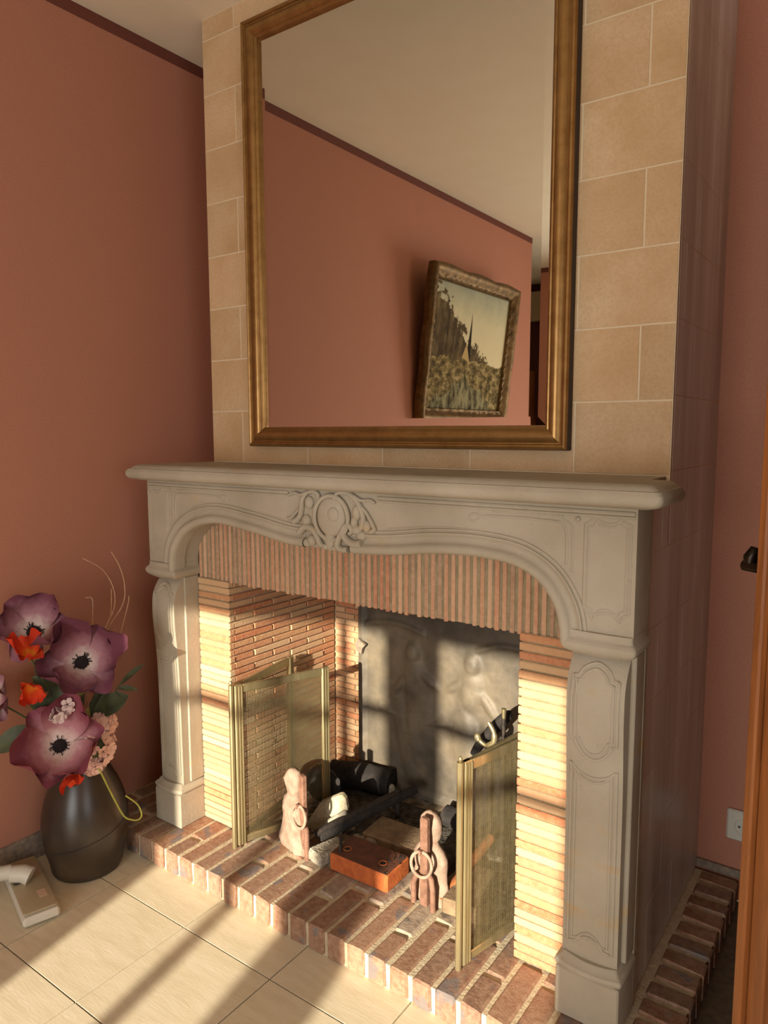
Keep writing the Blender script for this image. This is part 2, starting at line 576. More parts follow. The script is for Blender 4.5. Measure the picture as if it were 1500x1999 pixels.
def thing(name, label, cat, loc=(0, 0, 0), group=None, kind=None):
    o = bpy.data.objects.new(name, None)
    COL.objects.link(o)
    o.empty_display_size = 0.05
    o.location = loc
    tag(o, label, cat, group, kind)
    return o

def tag(o, label=None, cat=None, group=None, kind=None):
    if label: o['label'] = label
    if cat: o['category'] = cat
    if group: o['group'] = group
    if kind: o['kind'] = kind
    return o

def struct(o, label=None, cat=None):
    return tag(o, label, cat, None, 'structure')

def chamfer_mesh(name, sx, sy, sz, c, mat, jit=0.0, seed=0):
    """a small chamfered block centred at the origin"""
    b = MB().cbox((-sx / 2, -sy / 2, -sz / 2), (sx / 2, sy / 2, sz / 2), c)
    rr = random.Random(seed)
    if jit:
        b.v = [(x + rr.uniform(-jit, jit), y + rr.uniform(-jit, jit), z + rr.uniform(-jit, jit)) for x, y, z in b.v]
    me = bpy.data.meshes.new(name)
    me.from_pydata(b.v, [], b.f)
    bm = bmesh.new(); bm.from_mesh(me)
    bmesh.ops.recalc_face_normals(bm, faces=bm.faces)
    bm.to_mesh(me); bm.free()
    me.materials.append(MT[mat])
    return me

def bez(pts, n=10):
    """Catmull-Rom through the points"""
    P = [Vector(p) for p in pts]
    out = []
    for i in range(len(P) - 1):
        p0 = P[max(i - 1, 0)]; p1 = P[i]; p2 = P[i + 1]; p3 = P[min(i + 2, len(P) - 1)]
        for k in range(n):
            t = k / n
            out.append(0.5 * ((2 * p1) + (p2 - p0) * t + (2 * p0 - 5 * p1 + 4 * p2 - p3) * t * t + (3 * p1 - p0 - 3 * p2 + p3) * t ** 3))
    out.append(P[-1])
    return out

# ------------------------------------------------------------------ dimensions
HH = 0.0627           # hearth height
YC = 0.3427           # chimney front
XCL, XCR = 0.2148, 1.5761
ZC = 2.40
YB = 0.78
XHR = 1.681           # right edge of the hearth
ZM = 1.12             # top of the mantel shelf
YFRONT = -3.5
XRIGHT = 4.2
YLEND = -2.48         # where the left wall ends at the hall opening
CX = 0.890            # centre line of the fireplace

# ------------------------------------------------------------------ room shell
floor = struct(MB().box((-1.6, -3.94, -0.05), (XRIGHT, YB, -0.004)).build('floor', 'grout', smooth=0), 'cream stone tile floor with dark narrow joints')
PX, PY = 0.2925, 0.2885
tl = [chamfer_mesh('tile', PX - 0.0034, PY - 0.0034, 0.008, 0.0003, 'tile')]
nt = 0
for i in range(0, 14):
    for j in range(0, 12):
        x = 0.004 + PX * (i + 0.5)
        y = -0.122 + PY - PY * (j + 0.5)
        if y + PY / 2 < YFRONT or x + PX / 2 > XRIGHT: continue
        link('tile', tl[0], floor, (x, y, -0.004))
        nt += 1
wl_ = struct(MB().box((-0.12, YLEND, 0), (0, YB, ZC)).build('wall_left', 'wall', smooth=0), 'terracotta papered wall left of the fireplace')
struct(MB().box((-0.12, YB, 0), (XRIGHT, YB + 0.12, ZC)).build('wall_back', 'wall', smooth=0), 'terracotta papered wall behind the chimney')
struct(MB().box((-1.72, -3.94, ZC), (XRIGHT, YB, ZC + 0.08)).build('ceiling', 'ceiling', smooth=0), 'plain cream ceiling')
# right wall with an opening for the added window
rw = MB()
WY0, WY1, WZ0, WZ1 = -2.6, -1.2, 0.5, 2.0
rw.box((XRIGHT, YFRONT, 0), (XRIGHT + 0.12, WY0, ZC)).box((XRIGHT, WY1, 0), (XRIGHT + 0.12, YB, ZC))
rw.box((XRIGHT, WY0, 0), (XRIGHT + 0.12, WY1, WZ0)).box((XRIGHT, WY0, WZ1), (XRIGHT + 0.12, WY1, ZC))
struct(rw.build('wall_right', 'wall', smooth=0), 'terracotta papered wall on the right side of the room')
# front wall with the french window opening
OX0, OX1, OZ0, OZ1 = 0.92, 2.30, 0.06, 2.15
fwm = MB()
fwm.box((-0.12, YFRONT - 0.12, 0), (OX0, YFRONT, ZC)).box((OX1, YFRONT - 0.12, 0), (XRIGHT, YFRONT, ZC))
fwm.box((OX0, YFRONT - 0.12, 0), (OX1, YFRONT, OZ0)).box((OX0, YFRONT - 0.12, OZ1), (OX1, YFRONT, ZC))
struct(fwm.build('wall_front', 'wall', smooth=0), 'terracotta papered wall with the french window')
# hall beyond the end of the left wall
struct(MB().box((-1.72, -3.94, 0), (-1.6, YLEND, ZC)).build('wall_hall', 'halldim', smooth=0), 'shade-darkened red hall wall seen past the left wall')
struct(MB().box((-1.6, YLEND, 0), (-0.121, YLEND + 0.1, ZC)).build('wall_hall', 'halldim', smooth=0), 'shade-darkened red return wall of the hall')
struct(MB().box((-1.6, -3.94, 0), (-0.12, -3.82, ZC)).build('wall_hall', 'halldim', smooth=0), 'shade-darkened red end wall of the hall')
struct(MB().box((-0.12, -3.94, 0), (0.0, YFRONT - 0.121, ZC)).build('wall_hall', 'halldim', smooth=0), 'short wall between the hall and the french window')
struct(MB().box((-1.6, -3.815, 2.10), (-0.125, -3.76, 2.33)).build('trim_6', 'plain', smooth=0), 'pale lintel at the end of the hall')
struct(MB().box((-0.60, -3.815, 0), (-0.555, -3.77, 1.70)).build('trim_5', 'oak', smooth=0), 'light wooden post in the hall')

# paper border under the ceiling, baseboards
struct(MB().box((0, YLEND - 0.002, ZC - 0.033), (0.002, YB, ZC)).build('trim_1', 'border', smooth=0), 'dark red paper border at the top of the left wall')
struct(MB().box((-0.122, YLEND - 0.002, ZC - 0.033), (0.002, YLEND, ZC)).build('trim_2', 'border', smooth=0), 'dark red paper border on the end of the left wall')
struct(MB().box((0, YB - 0.002, ZC - 0.033), (XRIGHT, YB, ZC)).build('trim_3', 'border', smooth=0), 'dark red paper border at the top of the back wall')
struct(MB().box((0, YFRONT, ZC - 0.033), (XRIGHT, YFRONT + 0.002, ZC)).build('trim_4', 'border', smooth=0), 'dark red paper border at the top of the front wall')
bbp = [(0, 0), (0.012, 0), (0.012, 0.064), (0.008, 0.070), (0, 0.072)]
bb = MB(); bb.prism(bbp, 'y', YLEND, -0.001)
struct(bb.build('baseboard_left', 'basetile'), 'grey speckled stone skirting on the left wall')
struct(MB().cbox((XCR, YB - 0.010, HH), (XHR + 0.06, YB, HH + 0.022), 0.002).build('baseboard_back', 'basetile'), 'short stone skirting behind the hearth')
struct(MB().cbox((XHR + 0.06, YB - 0.010, 0), (XRIGHT, YB, 0.075), 0.002).build('baseboard_right', 'basetile'), 'stone skirting of the back wall')

# french window (front wall)
w1 = thing('window_1', 'white french window with glazing bars and a half lowered shutter', None, (1.6, YFRONT, OZ0), kind='structure')
yf0, yf1 = YFRONT - 0.05, YFRONT - 0.005
def wbox(n, x0, x1, z0, z1, mat='whitepaint', y0=yf0, y1=yf1):
    return MB().cbox((x0, y0, z0), (x1, y1, z1), 0.004).build(n, mat, w1)
wbox('frame', OX0, 1.025, OZ0, OZ1); wbox('frame', 2.178, OX1, OZ0, OZ1)
wbox('frame', 1.00, 2.178, OZ1 - 0.06, OZ1); wbox('frame', 1.00, 2.178, OZ0, OZ0 + 0.12)
wbox('stile', 1.50, 1.70, OZ0 + 0.12, OZ1 - 0.06)
wbox('glazing_bar', 1.298, 1.338, OZ0 + 0.12, OZ1 - 0.06)
wbox('transom', 1.00, 1.50, 1.345, 1.380); wbox('transom', 1.70, 2.178, 1.345, 1.380)
wbox('pane', 1.00, 1.50, OZ0 + 0.12, OZ1 - 0.06, 'pane', YFRONT - 0.030, YFRONT - 0.026)
wbox('pane', 1.70, 2.178, OZ0 + 0.12, OZ1 - 0.06, 'pane', YFRONT - 0.030, YFRONT - 0.026)
for k in range(12):
    z = 1.64 + k * 0.045
    wbox('shutter_slat', OX0, OX1, z, z + 0.043, 'shutter', YFRONT - 0.115, YFRONT - 0.10)
# unseen side window, made up to go with the side fill lamp
w2 = thing('added_window', 'white casement window added in the right wall for the side fill light', None, (XRIGHT, -1.9, WZ0), kind='structure')
def sbox(n, y0, y1, z0, z1, mat='whitepaint', x0=XRIGHT + 0.03, x1=XRIGHT + 0.08):
    return MB().cbox((x0, y0, z0), (x1, y1, z1), 0.004).build(n, mat, w2)
sbox('frame', WY0, WY0 + 0.06, WZ0, WZ1); sbox('frame', WY1 - 0.06, WY1, WZ0, WZ1)
sbox('frame', WY0 + 0.06, WY1 - 0.06, WZ0, WZ0 + 0.06); sbox('frame', WY0 + 0.06, WY1 - 0.06, WZ1 - 0.06, WZ1)
sbox('stile', -1.95, -1.85, WZ0 + 0.06, WZ1 - 0.06)
sbox('pane', WY0 + 0.06, WY1 - 0.06, WZ0 + 0.06, WZ1 - 0.06, 'pane', XRIGHT + 0.05, XRIGHT + 0.054)

# ------------------------------------------------------------------ chimney breast with stone tiles
ch = MB()
ch.box((XCL + 0.0012, YC + 0.0012, 1.00), (XCR - 0.0004, YB, ZC))          # upper body
ch.box((XCL + 0.006, 0.20, HH), (0.418, YB, 1.00))                     # left cheek
ch.box((1.352, 0.20, HH), (XCR - 0.0004, YB, 1.00))                     # right cheek
ch.box((0.418, 0.68, HH), (1.352, YB, 1.00))                           # back
chim = struct(ch.build('wall_chimney', 'chimgrout', smooth=0), 'chimney breast faced with sand coloured stone tiles')
PC = 0.15255
meshes = {}
def tile_front(x0, x1, z0, z1):
    g = 0.0042
    key = (round(x1 - x0, 4), round(z1 - z0, 4))
    if key not in meshes:
        meshes[key] = chamfer_mesh('stone_tile', x1 - x0 - g, 0.012, z1 - z0 - g, 0.0005, 'chim')
    link('stone_tile', meshes[key], chim, ((x0 + x1) / 2, YC + 0.006, (z0 + z1) / 2))
z = ZM + 0.0001; k = 0
while z < ZC - 0.005:
    z1 = min(z + PC, ZC)
    js = [XCL]
    if k % 2 == 0:
        js += [0.347 + 0.2565 * i for i in range(5)]
    else:
        js += [0.4825 + 0.2560 * i for i in range(5)]
    js = [a for a in js if a < XCR - 0.01] + [XCR]
    for a, b in zip(js[:-1], js[1:]):
        tile_front(a, b, z, z1)
    z = z1; k += 1
meshes2 = {}
def tile_side(y0, y1, z0, z1, x, sgn):
    g = 0.0015
    key = (round(y1 - y0, 4), round(z1 - z0, 4))
    if key not in meshes2:
        meshes2[key] = chamfer_mesh('stone_tile', 0.012, y1 - y0 - g, z1 - z0 - g, 0.0006, 'chimside')
    link('stone_tile', meshes2[key], chim, (x, (y0 + y1) / 2, (z0 + z1) / 2))
z = HH; k = 0
while z < ZC - 0.005:
    z1 = min(z + PC, ZC)
    ys = [0.2, 0.40, 0.60, YB] if k % 2 else [0.2, 0.30, 0.50, 0.70, YB]
    for a, b in zip(ys[:-1], ys[1:]):
        if z > 1.0: 
            if b <= YC + 0.02: continue
            a = max(a, YC + 0.012)
        elif z1 > 1.0 and a < YC:
            tile_side(a, min(b, YC), z, 1.0765, XCR - 0.006, 1)
            if b <= YC + 0.02: continue
            a = YC + 0.012
        tile_side(a, b, z, z1, XCR - 0.006, 1)
    z = z1; k += 1

# ------------------------------------------------------------------ hearth
hearth = thing('hearth', 'raised hearth of brown bricks set in sandy mortar', 'hearth', (0.84, 0.38, 0))
MB().box((0.0005, 0.007, 0), (XHR - 0.005, YB - 0.012, HH - 0.005)).build('mortar_bed', 'hearthmortar', hearth, smooth=0)
PB = 0.0583
hb = {}
def hbrick(cx, cy, L, Wd, along_y, ash, seed):
    key = (round(L, 3), round(Wd, 3), along_y, ash, seed % 3)
    if key not in hb:
        sx, sy = (Wd, L) if along_y else (L, Wd)
        hb[key] = chamfer_mesh('brick', sx, sy, HH, 0.004, 'hearthash' if ash else 'hearthbrick', 0.0016, seed % 3)
    link('brick', hb[key], hearth, (cx, cy, HH / 2 - 0.0004 + random.uniform(-0.001, 0.0012)))
ncol = int((XHR - 0.104) / PB) + 1
r_ = random.Random(3)
for i in range(ncol):
    x = 0.006 + PB * (i + 0.5)
    if x + 0.024 > 1.590: break
    offs = [0.155, 0.215, 0.105, 0.185][i % 4] + r_.uniform(-0.012, 0.012)
    y = 0.0
    first = True
    while y < 0.66:
        L = offs if first else 0.212
        y1 = min(y + L, 0.672)
        if y1 - y > 0.03:
            cy = (y + y1) / 2 - 0.006
            ash = (0.70 < x < 1.22) and cy > 0.17
            hbrick(x, cy, round(y1 - y - 0.012, 3), 0.046, True, ash, i * 7 + int(cy * 50))
        y = y1; first = False
nrow = int((YB - 0.02) / PB)
for j in range(nrow):
    hbrick((1.594 + XHR) / 2, 0.004 + PB * (j + 0.5) * 1.005, XHR - 1.594, 0.047, False, False, j)

# ------------------------------------------------------------------ brick firebox
ZL = 0.795
PCB = (ZL - HH) / 37.0
fb = thing('brick_firebox', 'firebox lined with thin orange bricks', 'firebox', (CX, 0.4, HH))
XI0, XI1 = 0.317, 1.459       # inner faces of the pillars
XW0, XW1 = 0.446, 1.328       # firebox side walls
YP = 0.178                    # front panels
YBK = 0.645                   # back wall
wb = {}
rb = random.Random(11)
def wbrick(parent, cx, cy, cz, sx, sy, sz, mat='wallbrick'):
    key = (round(sx, 3), round(sy, 3), round(sz, 3), mat, rb.randrange(2))
    if key not in wb:
        wb[key] = chamfer_mesh('brick', key[0], key[1], key[2], 0.0016, mat, 0.0006, key[4])
    link('brick', wb[key], parent, (cx, cy, cz))
ncr = 37
def panel(name, x0, x1, y0, y1):
    return MB().box((x0, y0, HH), (x1, y1, ZL)).build(name, 'mortar' if name == 'front_panel' else 'wallmortar', fb, smooth=0)
pl = panel('front_panel', XI0 + 0.001, XW0 - 0.006, YP + 0.006, 0.197)
pr_ = panel('front_panel', XW1 + 0.006, XI1 - 0.001, YP + 0.006, 0.197)
sl = panel('side_wall', 0.420, XW0 - 0.006, 0.198, YBK + 0.03)
sr = panel('side_wall', XW1 + 0.006, 1.350, 0.198, YBK + 0.03)
bk = panel('back_wall', XW0 - 0.005, XW1 + 0.005, YBK + 0.006, 0.678)
for c in range(ncr):
    zc = HH + PCB * (c + 0.5)
    h = 0.0160
    j = rb.uniform(-0.0015, 0.0015)
    wbrick(pl, (XI0 + XW0) / 2 + 0.0005, YP + 0.0115 + j, zc, XW0 - XI0 - 0.001, 0.018, h)
    j = rb.uniform(-0.0015, 0.0015)
    wbrick(pr_, (XI1 + XW1) / 2 - 0.0005, YP + 0.0115 + j, zc, XI1 - XW1 - 0.001, 0.018, h)
    # side walls
    st = 0.198 if c % 2 == 0 else 0.198 - 0.0775
    y = st
    while y < YBK - 0.01:
        a, b = max(y, 0.194), min(y + 0.155, YBK)
        if b - a > 0.02:
            L = round(b - a - 0.005, 3)
            wbrick(sl, XW0 - 0.009 + rb.uniform(-0.002, 0.002), (a + b) / 2, zc, 0.018, L, h)
            wbrick(sr, XW1 + 0.009 + rb.uniform(-0.002, 0.002), (a + b) / 2, zc, 0.018, L, h)
        y += 0.155
    # back wall: only beside the iron plate
    for x0, x1 in (((XW0, 0.53), (0.53, 0.585)) if c % 2 else ((XW0, 0.49), (0.49, 0.585))):
        wbrick(bk, (x0 + x1) / 2, YBK + 0.008, zc, round(x1 - x0 - 0.004, 3), 0.018, h)
    for x0, x1 in (((1.205, 1.27), (1.27, XW1)) if c % 2 else ((1.205, 1.24), (1.24, XW1))):
        wbrick(bk, (x0 + x1) / 2, YBK + 0.008, zc, round(x1 - x0 - 0.004, 3), 0.018, h)
# smoke hood
hood = MB()
hood.box((0.419, 0.215, 0.985), (1.351, 0.678, 0.995))
hood.build('smoke_hood', 'soot', fb, smooth=0)
MB().box((XW0 - 0.02, 0.655, ZL), (XW1 + 0.02, 0.679, 0.984)).build('flue_back', 'soot', fb, smooth=0)
MB().box((0.4185, 0.216, ZL), (0.430, 0.654, 0.984)).build('flue_side', 'soot', fb, smooth=0)
MB().box((1.340, 0.216, ZL), (1.3515, 0.654, 0.984)).build('flue_side', 'soot', fb, smooth=0)

# ---- lintel of upright brick slips
lin_ = thing('brick_lintel', 'lintel of thin bricks standing upright under the mantel arch', 'lintel', (CX, 0.19, 0.79))
MB().box((XI0 + 0.001, 0.1885, 0.792), (XI1 - 0.001, 0.214, 0.99)).build('mortar', 'mortar', lin_, smooth=0)
ns = 64
ps = (XI1 - XI0) / ns
sm = [chamfer_mesh('brick', ps * 0.58, 0.024, 0.192, 0.0015, 'soldier', 0.0006, s) for s in range(4)]
for i in range(ns):
    link('brick', sm[i % 4], lin_, (XI0 + ps * (i + 0.5), 0.1975 + rb.uniform(-0.0012, 0.0012), 0.886 + rb.uniform(-0.003, 0.003)))

# ------------------------------------------------------------------ cast iron fireback
def fb_h(x, z):
    """relief height, metres; x -0.325..0.325, z 0..0.62"""
    def g(cx, cz, sx, sz, a, rot=0.0):
        dx, dz = x - cx, z - cz
        c, s = math.cos(rot), math.sin(rot)
        u, v = dx * c + dz * s, -dx * s + dz * c
        e = (u / sx) ** 2 + (v / sz) ** 2
        return a * math.exp(-e * e)
    h = 0.0
    for ox, mir in ((0.085, 1), (-0.12, -1)):      # two draped figures
        h = max(h, g(ox, 0.455, 0.024, 0.032, 0.016))            # head
        h = max(h, g(ox - 0.004 * mir, 0.375, 0.036, 0.065, 0.014))    # torso
        h = max(h, g(ox - 0.050 * mir, 0.385, 0.045, 0.014, 0.010, 0.6 * mir))
        h = max(h, g(ox + 0.050 * mir, 0.345, 0.050, 0.014, 0.010, -0.9 * mir))
        h = max(h, g(ox - 0.020 * mir, 0.22, 0.045, 0.11, 0.013, 0.12 * mir))
        h = max(h, g(ox + 0.030 * mir, 0.17, 0.028, 0.12, 0.011, -0.2 * mir))
        h += 0.003 * math.sin(70 * (x - ox) + 9 * z) * math.exp(-(((x - ox) / 0.06) ** 2 + ((z - 0.2) / 0.14) ** 2))
    for k, (x0, x1, zz, am) in enumerate(((-0.25, 0.02, 0.262, 0.02), (0.10, 0.31, 0.50, -0.03), (-0.30, -0.08, 0.52, -0.02))):
        if x0 < x < x1:
            tt = (x - x0) / (x1 - x0)
            zc = zz - am * math.sin(PI * tt)
            h = max(h, 0.009 * math.exp(-((z - zc) / 0.008) ** 2))
    e = min(x + 0.325, 0.325 - x, z, 0.62 - z)
    if e < 0.018:
        h = max(h, 0.010)
    h += 0.0015 * mnoise.noise(Vector((x * 40, z * 40, 0)))
    return h
fbk = thing('fireback', 'cast iron fireback plate with faint relief figures', 'fireback', (0.895, 0.6, HH))
g = MB()
NX, NZ = 110, 104
rows = []
for j in range(NZ + 1):
    rows.append([(0.895 + (-0.325 + 0.65 * i / NX), 0.622 - fb_h(-0.325 + 0.65 * i / NX, 0.62 * j / NZ), HH + 0.02 + 0.62 * j / NZ) for i in range(NX + 1)])
g.grid(rows)
g.build('plate', 'fireback', fbk, smooth=1.2)
MB().box((0.57, 0.6235, HH + 0.02), (1.22, 0.640, HH + 0.64)).build('plate_back', 'iron', fbk, smooth=0)
for x in (0.60, 1.19):
    MB().cbox((x - 0.02, 0.60, HH), (x + 0.02, 0.640, HH + 0.0195), 0.002).build('foot', 'iron', fbk)
# bracket
brk = MB()
brk.prism([(0.566, 0.530), (0.578, 0.556), (0.592, 0.546), (0.606, 0.538), (0.594, 0.524), (0.590, 0.506), (0.575, 0.514)], 'y', 0.600, 0.610)
brk.build('clip', 'basetile', fbk)

# ------------------------------------------------------------------ mantel
man = thing('fireplace_mantel', 'carved pale limestone fireplace mantel with scrolled frieze', 'mantel', (CX, 0.2, HH))
YFZ = 0.105
# arch outline (X, Z), measured on the stone's front plane
arch = [(0.3165, 0.815), (0.318, 0.866), (0.338, 0.908), (0.372, 0.940), (0.424, 0.963), (0.480, 0.974), (0.539, 0.973), (0.602, 0.965), (0.661, 0.957), (0.713, 0.948), (0.760, 0.942), (0.815, 0.940),
        (0.840, 0.939), (0.915, 0.941), (0.962, 0.939), (1.062, 0.946), (1.154, 0.958), (1.241, 0.963), (1.300, 0.961), (1.347, 0.955), (1.384, 0.941), (1.414, 0.919), (1.435, 0.889), (1.447, 0.857), (1.4515, 0.815)]
archc = [(p.x, p.y) for p in bez([(a, b, 0) for a, b in arch], 5)]
fz = MB()
XO0, XO1 = 0.203, 1.584
outer = [(XO1, 0.842), (XO1, 1.078), (XO0, 1.078), (XO0, 0.842), (XI0, 0.842)]
bars = [p for p in archc if p[1] > 0.842]
poly = bars[::-1] + [(XI0, 0.842), (XO0, 0.842), (XO0, 1.078), (XO1, 1.078), (XO1, 0.842), (1.450, 0.842)]
# strips so that the concave face triangulates cleanly
topz = 1.078
xs = [XO0, bars[0][0]] + [p[0] for p in bars] + [bars[-1][0], XO1]
P_low = [(XO0, 0.842), (bars[0][0] - 1e-4, 0.842)] + bars + [(bars[-1][0] + 1e-4, 0.842), (XO1, 0.842)]
rowb = [(x, YFZ, zz) for x, zz in P_low]
rowt = [(x, YFZ, topz) for x, zz in P_low]
rowbb = [(x, 0.186, zz) for x, zz in P_low]
rowtb = [(x, 0.186, topz) for x, zz in P_low]
fz.grid([rowbb, rowb, rowt, rowtb])
fz.add([rowb[0], rowt[0], rowtb[0], rowbb[0]], [(0, 1, 2, 3)])
fz.add([rowb[-1], rowt[-1], rowtb[-1], rowbb[-1]], [(0, 1, 2, 3)])
frieze = fz.build('frieze', 'mantel', man, smooth=0.5)
# side returns of the frieze
for x0, x1 in ((XO0, XO0 + 0.10), (XO1 - 0.10, XO1)):
    MB().box((x0, 0.187, HH + 0.002), (x1, 0.199, 1.078)).build('side_return', 'mantel', man, smooth=0)
MB().box((XCL, 0.1995, 0.9985), (XCR - 0.0135, YC - 0.0005, 1.0775)).build('shelf_bed', 'mantel', man, smooth=0)

# moulding swept along the arch
def sweep(curve, prof, y0, name, mat, parent, inward=1):
    rows = []
    n = len(curve)
    for (off, hgt) in prof:
        row = []
        for i, (x, z_) in enumerate(curve):
            a = curve[max(i - 1, 0)]; b = curve[min(i + 1, n - 1)]
            tx, tz = b[0] - a[0], b[1] - a[1]
            l = math.hypot(tx, tz) or 1
            nx, nz = -tz / l, tx / l
            row.append((x + nx * off * inward, y0 - hgt, z_ + nz * off * inward))
        rows.append(row)
    return MB().grid(rows).build(name, mat, parent, smooth=0.9)
prof = [(-0.0035, -0.030), (-0.004, 0.000), (-0.003, 0.007), (0.001, 0.0125), (0.008, 0.015), (0.014, 0.013), (0.018, 0.008), (0.020, 0.003), (0.027, 0.0005), (0.033, 0.0015), (0.0365, 0.0045), (0.038, 0.0055), (0.041, 0.0055), (0.042, 0.0015), (0.0445, 0.0015), (0.0455, 0.004), (0.049, 0.0035), (0.051, -0.001)]
leftc = [p for p in archc if p[0] < 0.812]
rightc = [p for p in archc if p[0] > 0.945]
sweep(leftc, prof, YFZ, 'arch_moulding', 'mantel', man)
sweep(rightc, prof, YFZ, 'arch_moulding', 'mantel', man)

def ridge(pts, y, w=0.0030, closed=False, name='carved_line', parent=man, n=6, ht=0.8):
    P = [(x, y, z_) for x, z_ in pts]
    return MB().tube(P, w, n, closed=closed, flat=(Vector((0, 1, 0)), ht)).build(name, 'mantel', parent, smooth=1.0)
def mir(pts):
    return [(2 * CX - x, z_) for x, z_ in pts]
def smooth2(pts, n=6):
    return [(p.x, p.y) for p in bez([(a, b, 0) for a, b in pts], n)]
scroll = smooth2([(1.269, 1.037), (1.262, 1.031), (1.251, 1.033), (1.251, 1.042), (1.262, 1.046), (1.275, 1.041), (1.290, 1.0435)], 5) + [(1.364, 1.045), (1.436, 1.043)] + smooth2([(1.436, 1.043), (1.446, 1.040), (1.452, 1.031), (1.455, 1.022)], 3) + [(1.456, 0.979), (1.455, 0.962)]
scroll2 = [(1.300, 1.0535), (1.364, 1.0545), (1.446, 1.0530), (1.449, 1.047), (1.458, 1.043), (1.465, 1.036), (1.467, 0.975), (1.466, 0.950)]
arcline = smooth2([(1.045, 0.999), (1.155, 1.011), (1.229, 1.014), (1.299, 1.009), (1.365, 0.989), (1.419, 0.958), (1.464, 0.918)], 6)
for f_ in (lambda p: p, mir):
    ridge(f_(scroll), YFZ, 0.0030)
    ridge(f_(scroll2), YFZ, 0.0022)
    ridge(f_(arcline), YFZ, 0.0020)
blockp = smooth2([(1.490, 1.043), (1.501, 1.048), (1.507, 1.058)], 4) + smooth2([(1.507, 1.058), (1.517, 1.049), (1.534, 1.045), (1.550, 1.049), (1.559, 1.059)], 4)[1:] + smooth2([(1.559, 1.059), (1.564, 1.049), (1.574, 1.045)], 4)[1:]
blockb = smooth2([(1.574, 0.882), (1.564, 0.878), (1.558, 0.867)], 4) + smooth2([(1.558, 0.867), (1.548, 0.877), (1.532, 0.880), (1.516, 0.876), (1.507, 0.866)], 4)[1:] + smooth2([(1.507, 0.866), (1.501, 0.877), (1.490, 0.881)], 4)[1:]
block = blockp + blockb
cxb, czb = 1.532, 0.962
inner = [(cxb + (x - cxb) * 0.84, czb + (z_ - czb) * 0.92) for x, z_ in block]
for f_ in (lambda p: p, mir):
    ridge(f_(block), YFZ, 0.0026, True)
    ridge(f_(inner), YFZ, 0.0022, True)
# bands under the shelf
for zz, w, dp in ((1.058, 0.0030, 0.004), (1.0655, 0.0045, 0.007)):
    MB().tube([(XO0 + 0.004, YFZ, zz), (0.752, YFZ, zz)] , w, 8, flat=(Vector((0, 1, 0)), 0.8)).build('frieze_band', 'mantel', man)
    MB().tube([(1.018, YFZ, zz), (XO1 - 0.004, YFZ, zz)] , w, 8, flat=(Vector((0, 1, 0)), 0.8)).build('frieze_band', 'mantel', man)
# small button at the frieze corner
for x in (1.476, 2 * CX - 1.476):
    MB().ell((x, YFZ - 0.001, 1.050), (0.005, 0.004, 0.005), 10, 6).build('button', 'mantel', man)

# mantel shelf: stacked rounded-rect loops
def loops(levels, x0, x1, y0, y1, name, mat, parent, rc=0.02, back_cut=False, sag=0.0):
    """levels: (inset, z).  inset shrinks the left, right and front"""
    rows = []
    for ins, zz in levels:
        a0, a1, f0 = x0 + ins, x1 - ins, y0 + ins
        rr = max(0.002, rc)
        pts = [(max(a0, 0.2135), y1), (max(a0, 0.2135), 0.236), (a0, 0.215)] if back_cut else [(a0, y1)]
        for k in range(7):
            th = PI + (PI / 2) * k / 6
            pts.append((a0 + rr + rr * math.cos(th), f0 + rr + rr * math.sin(th)))
        for k in range(1, 12):
            t_ = k / 12
            pts.append((a0 + rr + (a1 - a0 - 2 * rr) * t_, f0 - sag * (1 - (2 * t_ - 1) ** 2)))
        for k in range(7):
            th = 1.5 * PI + (PI / 2) * k / 6
            pts.append((a1 - rr + rr * math.cos(th), f0 + rr + rr * math.sin(th)))
        pts += [(a1, 0.215), (min(a1, 1.5700), 0.236), (min(a1, 1.5700), y1)] if back_cut else [(a1, y1)]
        rows.append([(x, y, zz) for x, y in pts])
    b = MB().grid(rows, closed_u=True)
    n = len(rows[0])
    b.add(rows[0], [tuple(range(n))])
    b.add(rows[-1], [tuple(range(n))])
    return b.build(name, mat, parent, smooth=0.55)
shelf_levels = [(0.026, 1.0765), (0.022, 1.0785), (0.014, 1.0795), (0.006, 1.0825), (0.0015, 1.088), (0.0, 1.095), (0.0012, 1.102), (0.005, 1.107), (0.0055, 1.1085), (0.011, 1.109), (0.014, 1.113), (0.019, 1.1165), (0.024, 1.1185), (0.030, ZM)]
loops(shelf_levels, 0.160, 1.636, 0.058, 0.336, 'mantel_shelf', 'mantel', man, 0.012, back_cut=True)

# cartouche in the middle of the frieze
cart = MB().ell((0.8895, YFZ - 0.006, 1.015), (0.042, 0.012, 0.046), 24, 12).build('cartouche_shell', 'mantel', man)
def spiral(cx, cz, r0, r1, a0, a1, n=22):
    return [(cx + (r0 + (r1 - r0) * k / n) * math.cos(a0 + (a1 - a0) * k / n), cz + (r0 + (r1 - r0) * k / n) * math.sin(a0 + (a1 - a0) * k / n)) for k in range(n + 1)]
def scr(pts, rs, y=YFZ - 0.004):
    return MB().tube([(x, y, z_) for x, z_ in pts], rs, 8, flat=(Vector((0, 1, 0)), 1.3)).build('cartouche_scroll', 'mantel', cart, smooth=1.0)
ring = [(0.8895 + 0.050 * math.cos(2 * PI * k / 30), 1.013 + 0.052 * math.sin(2 * PI * k / 30)) for k in range(30)]
MB().tube([(x, YFZ - 0.007, z_) for x, z_ in ring], 0.0055, 8, closed=True).build('cartouche_rim', 'mantel', cart, smooth=1.0)
MB().ell((0.902, YFZ - 0.015, 1.022), (0.017, 0.006, 0.018), 16, 8).build('cartouche_boss', 'mantel', cart)
def taper(n, a, b): return [a + (b - a) * k / (n - 1) for k in range(n)]
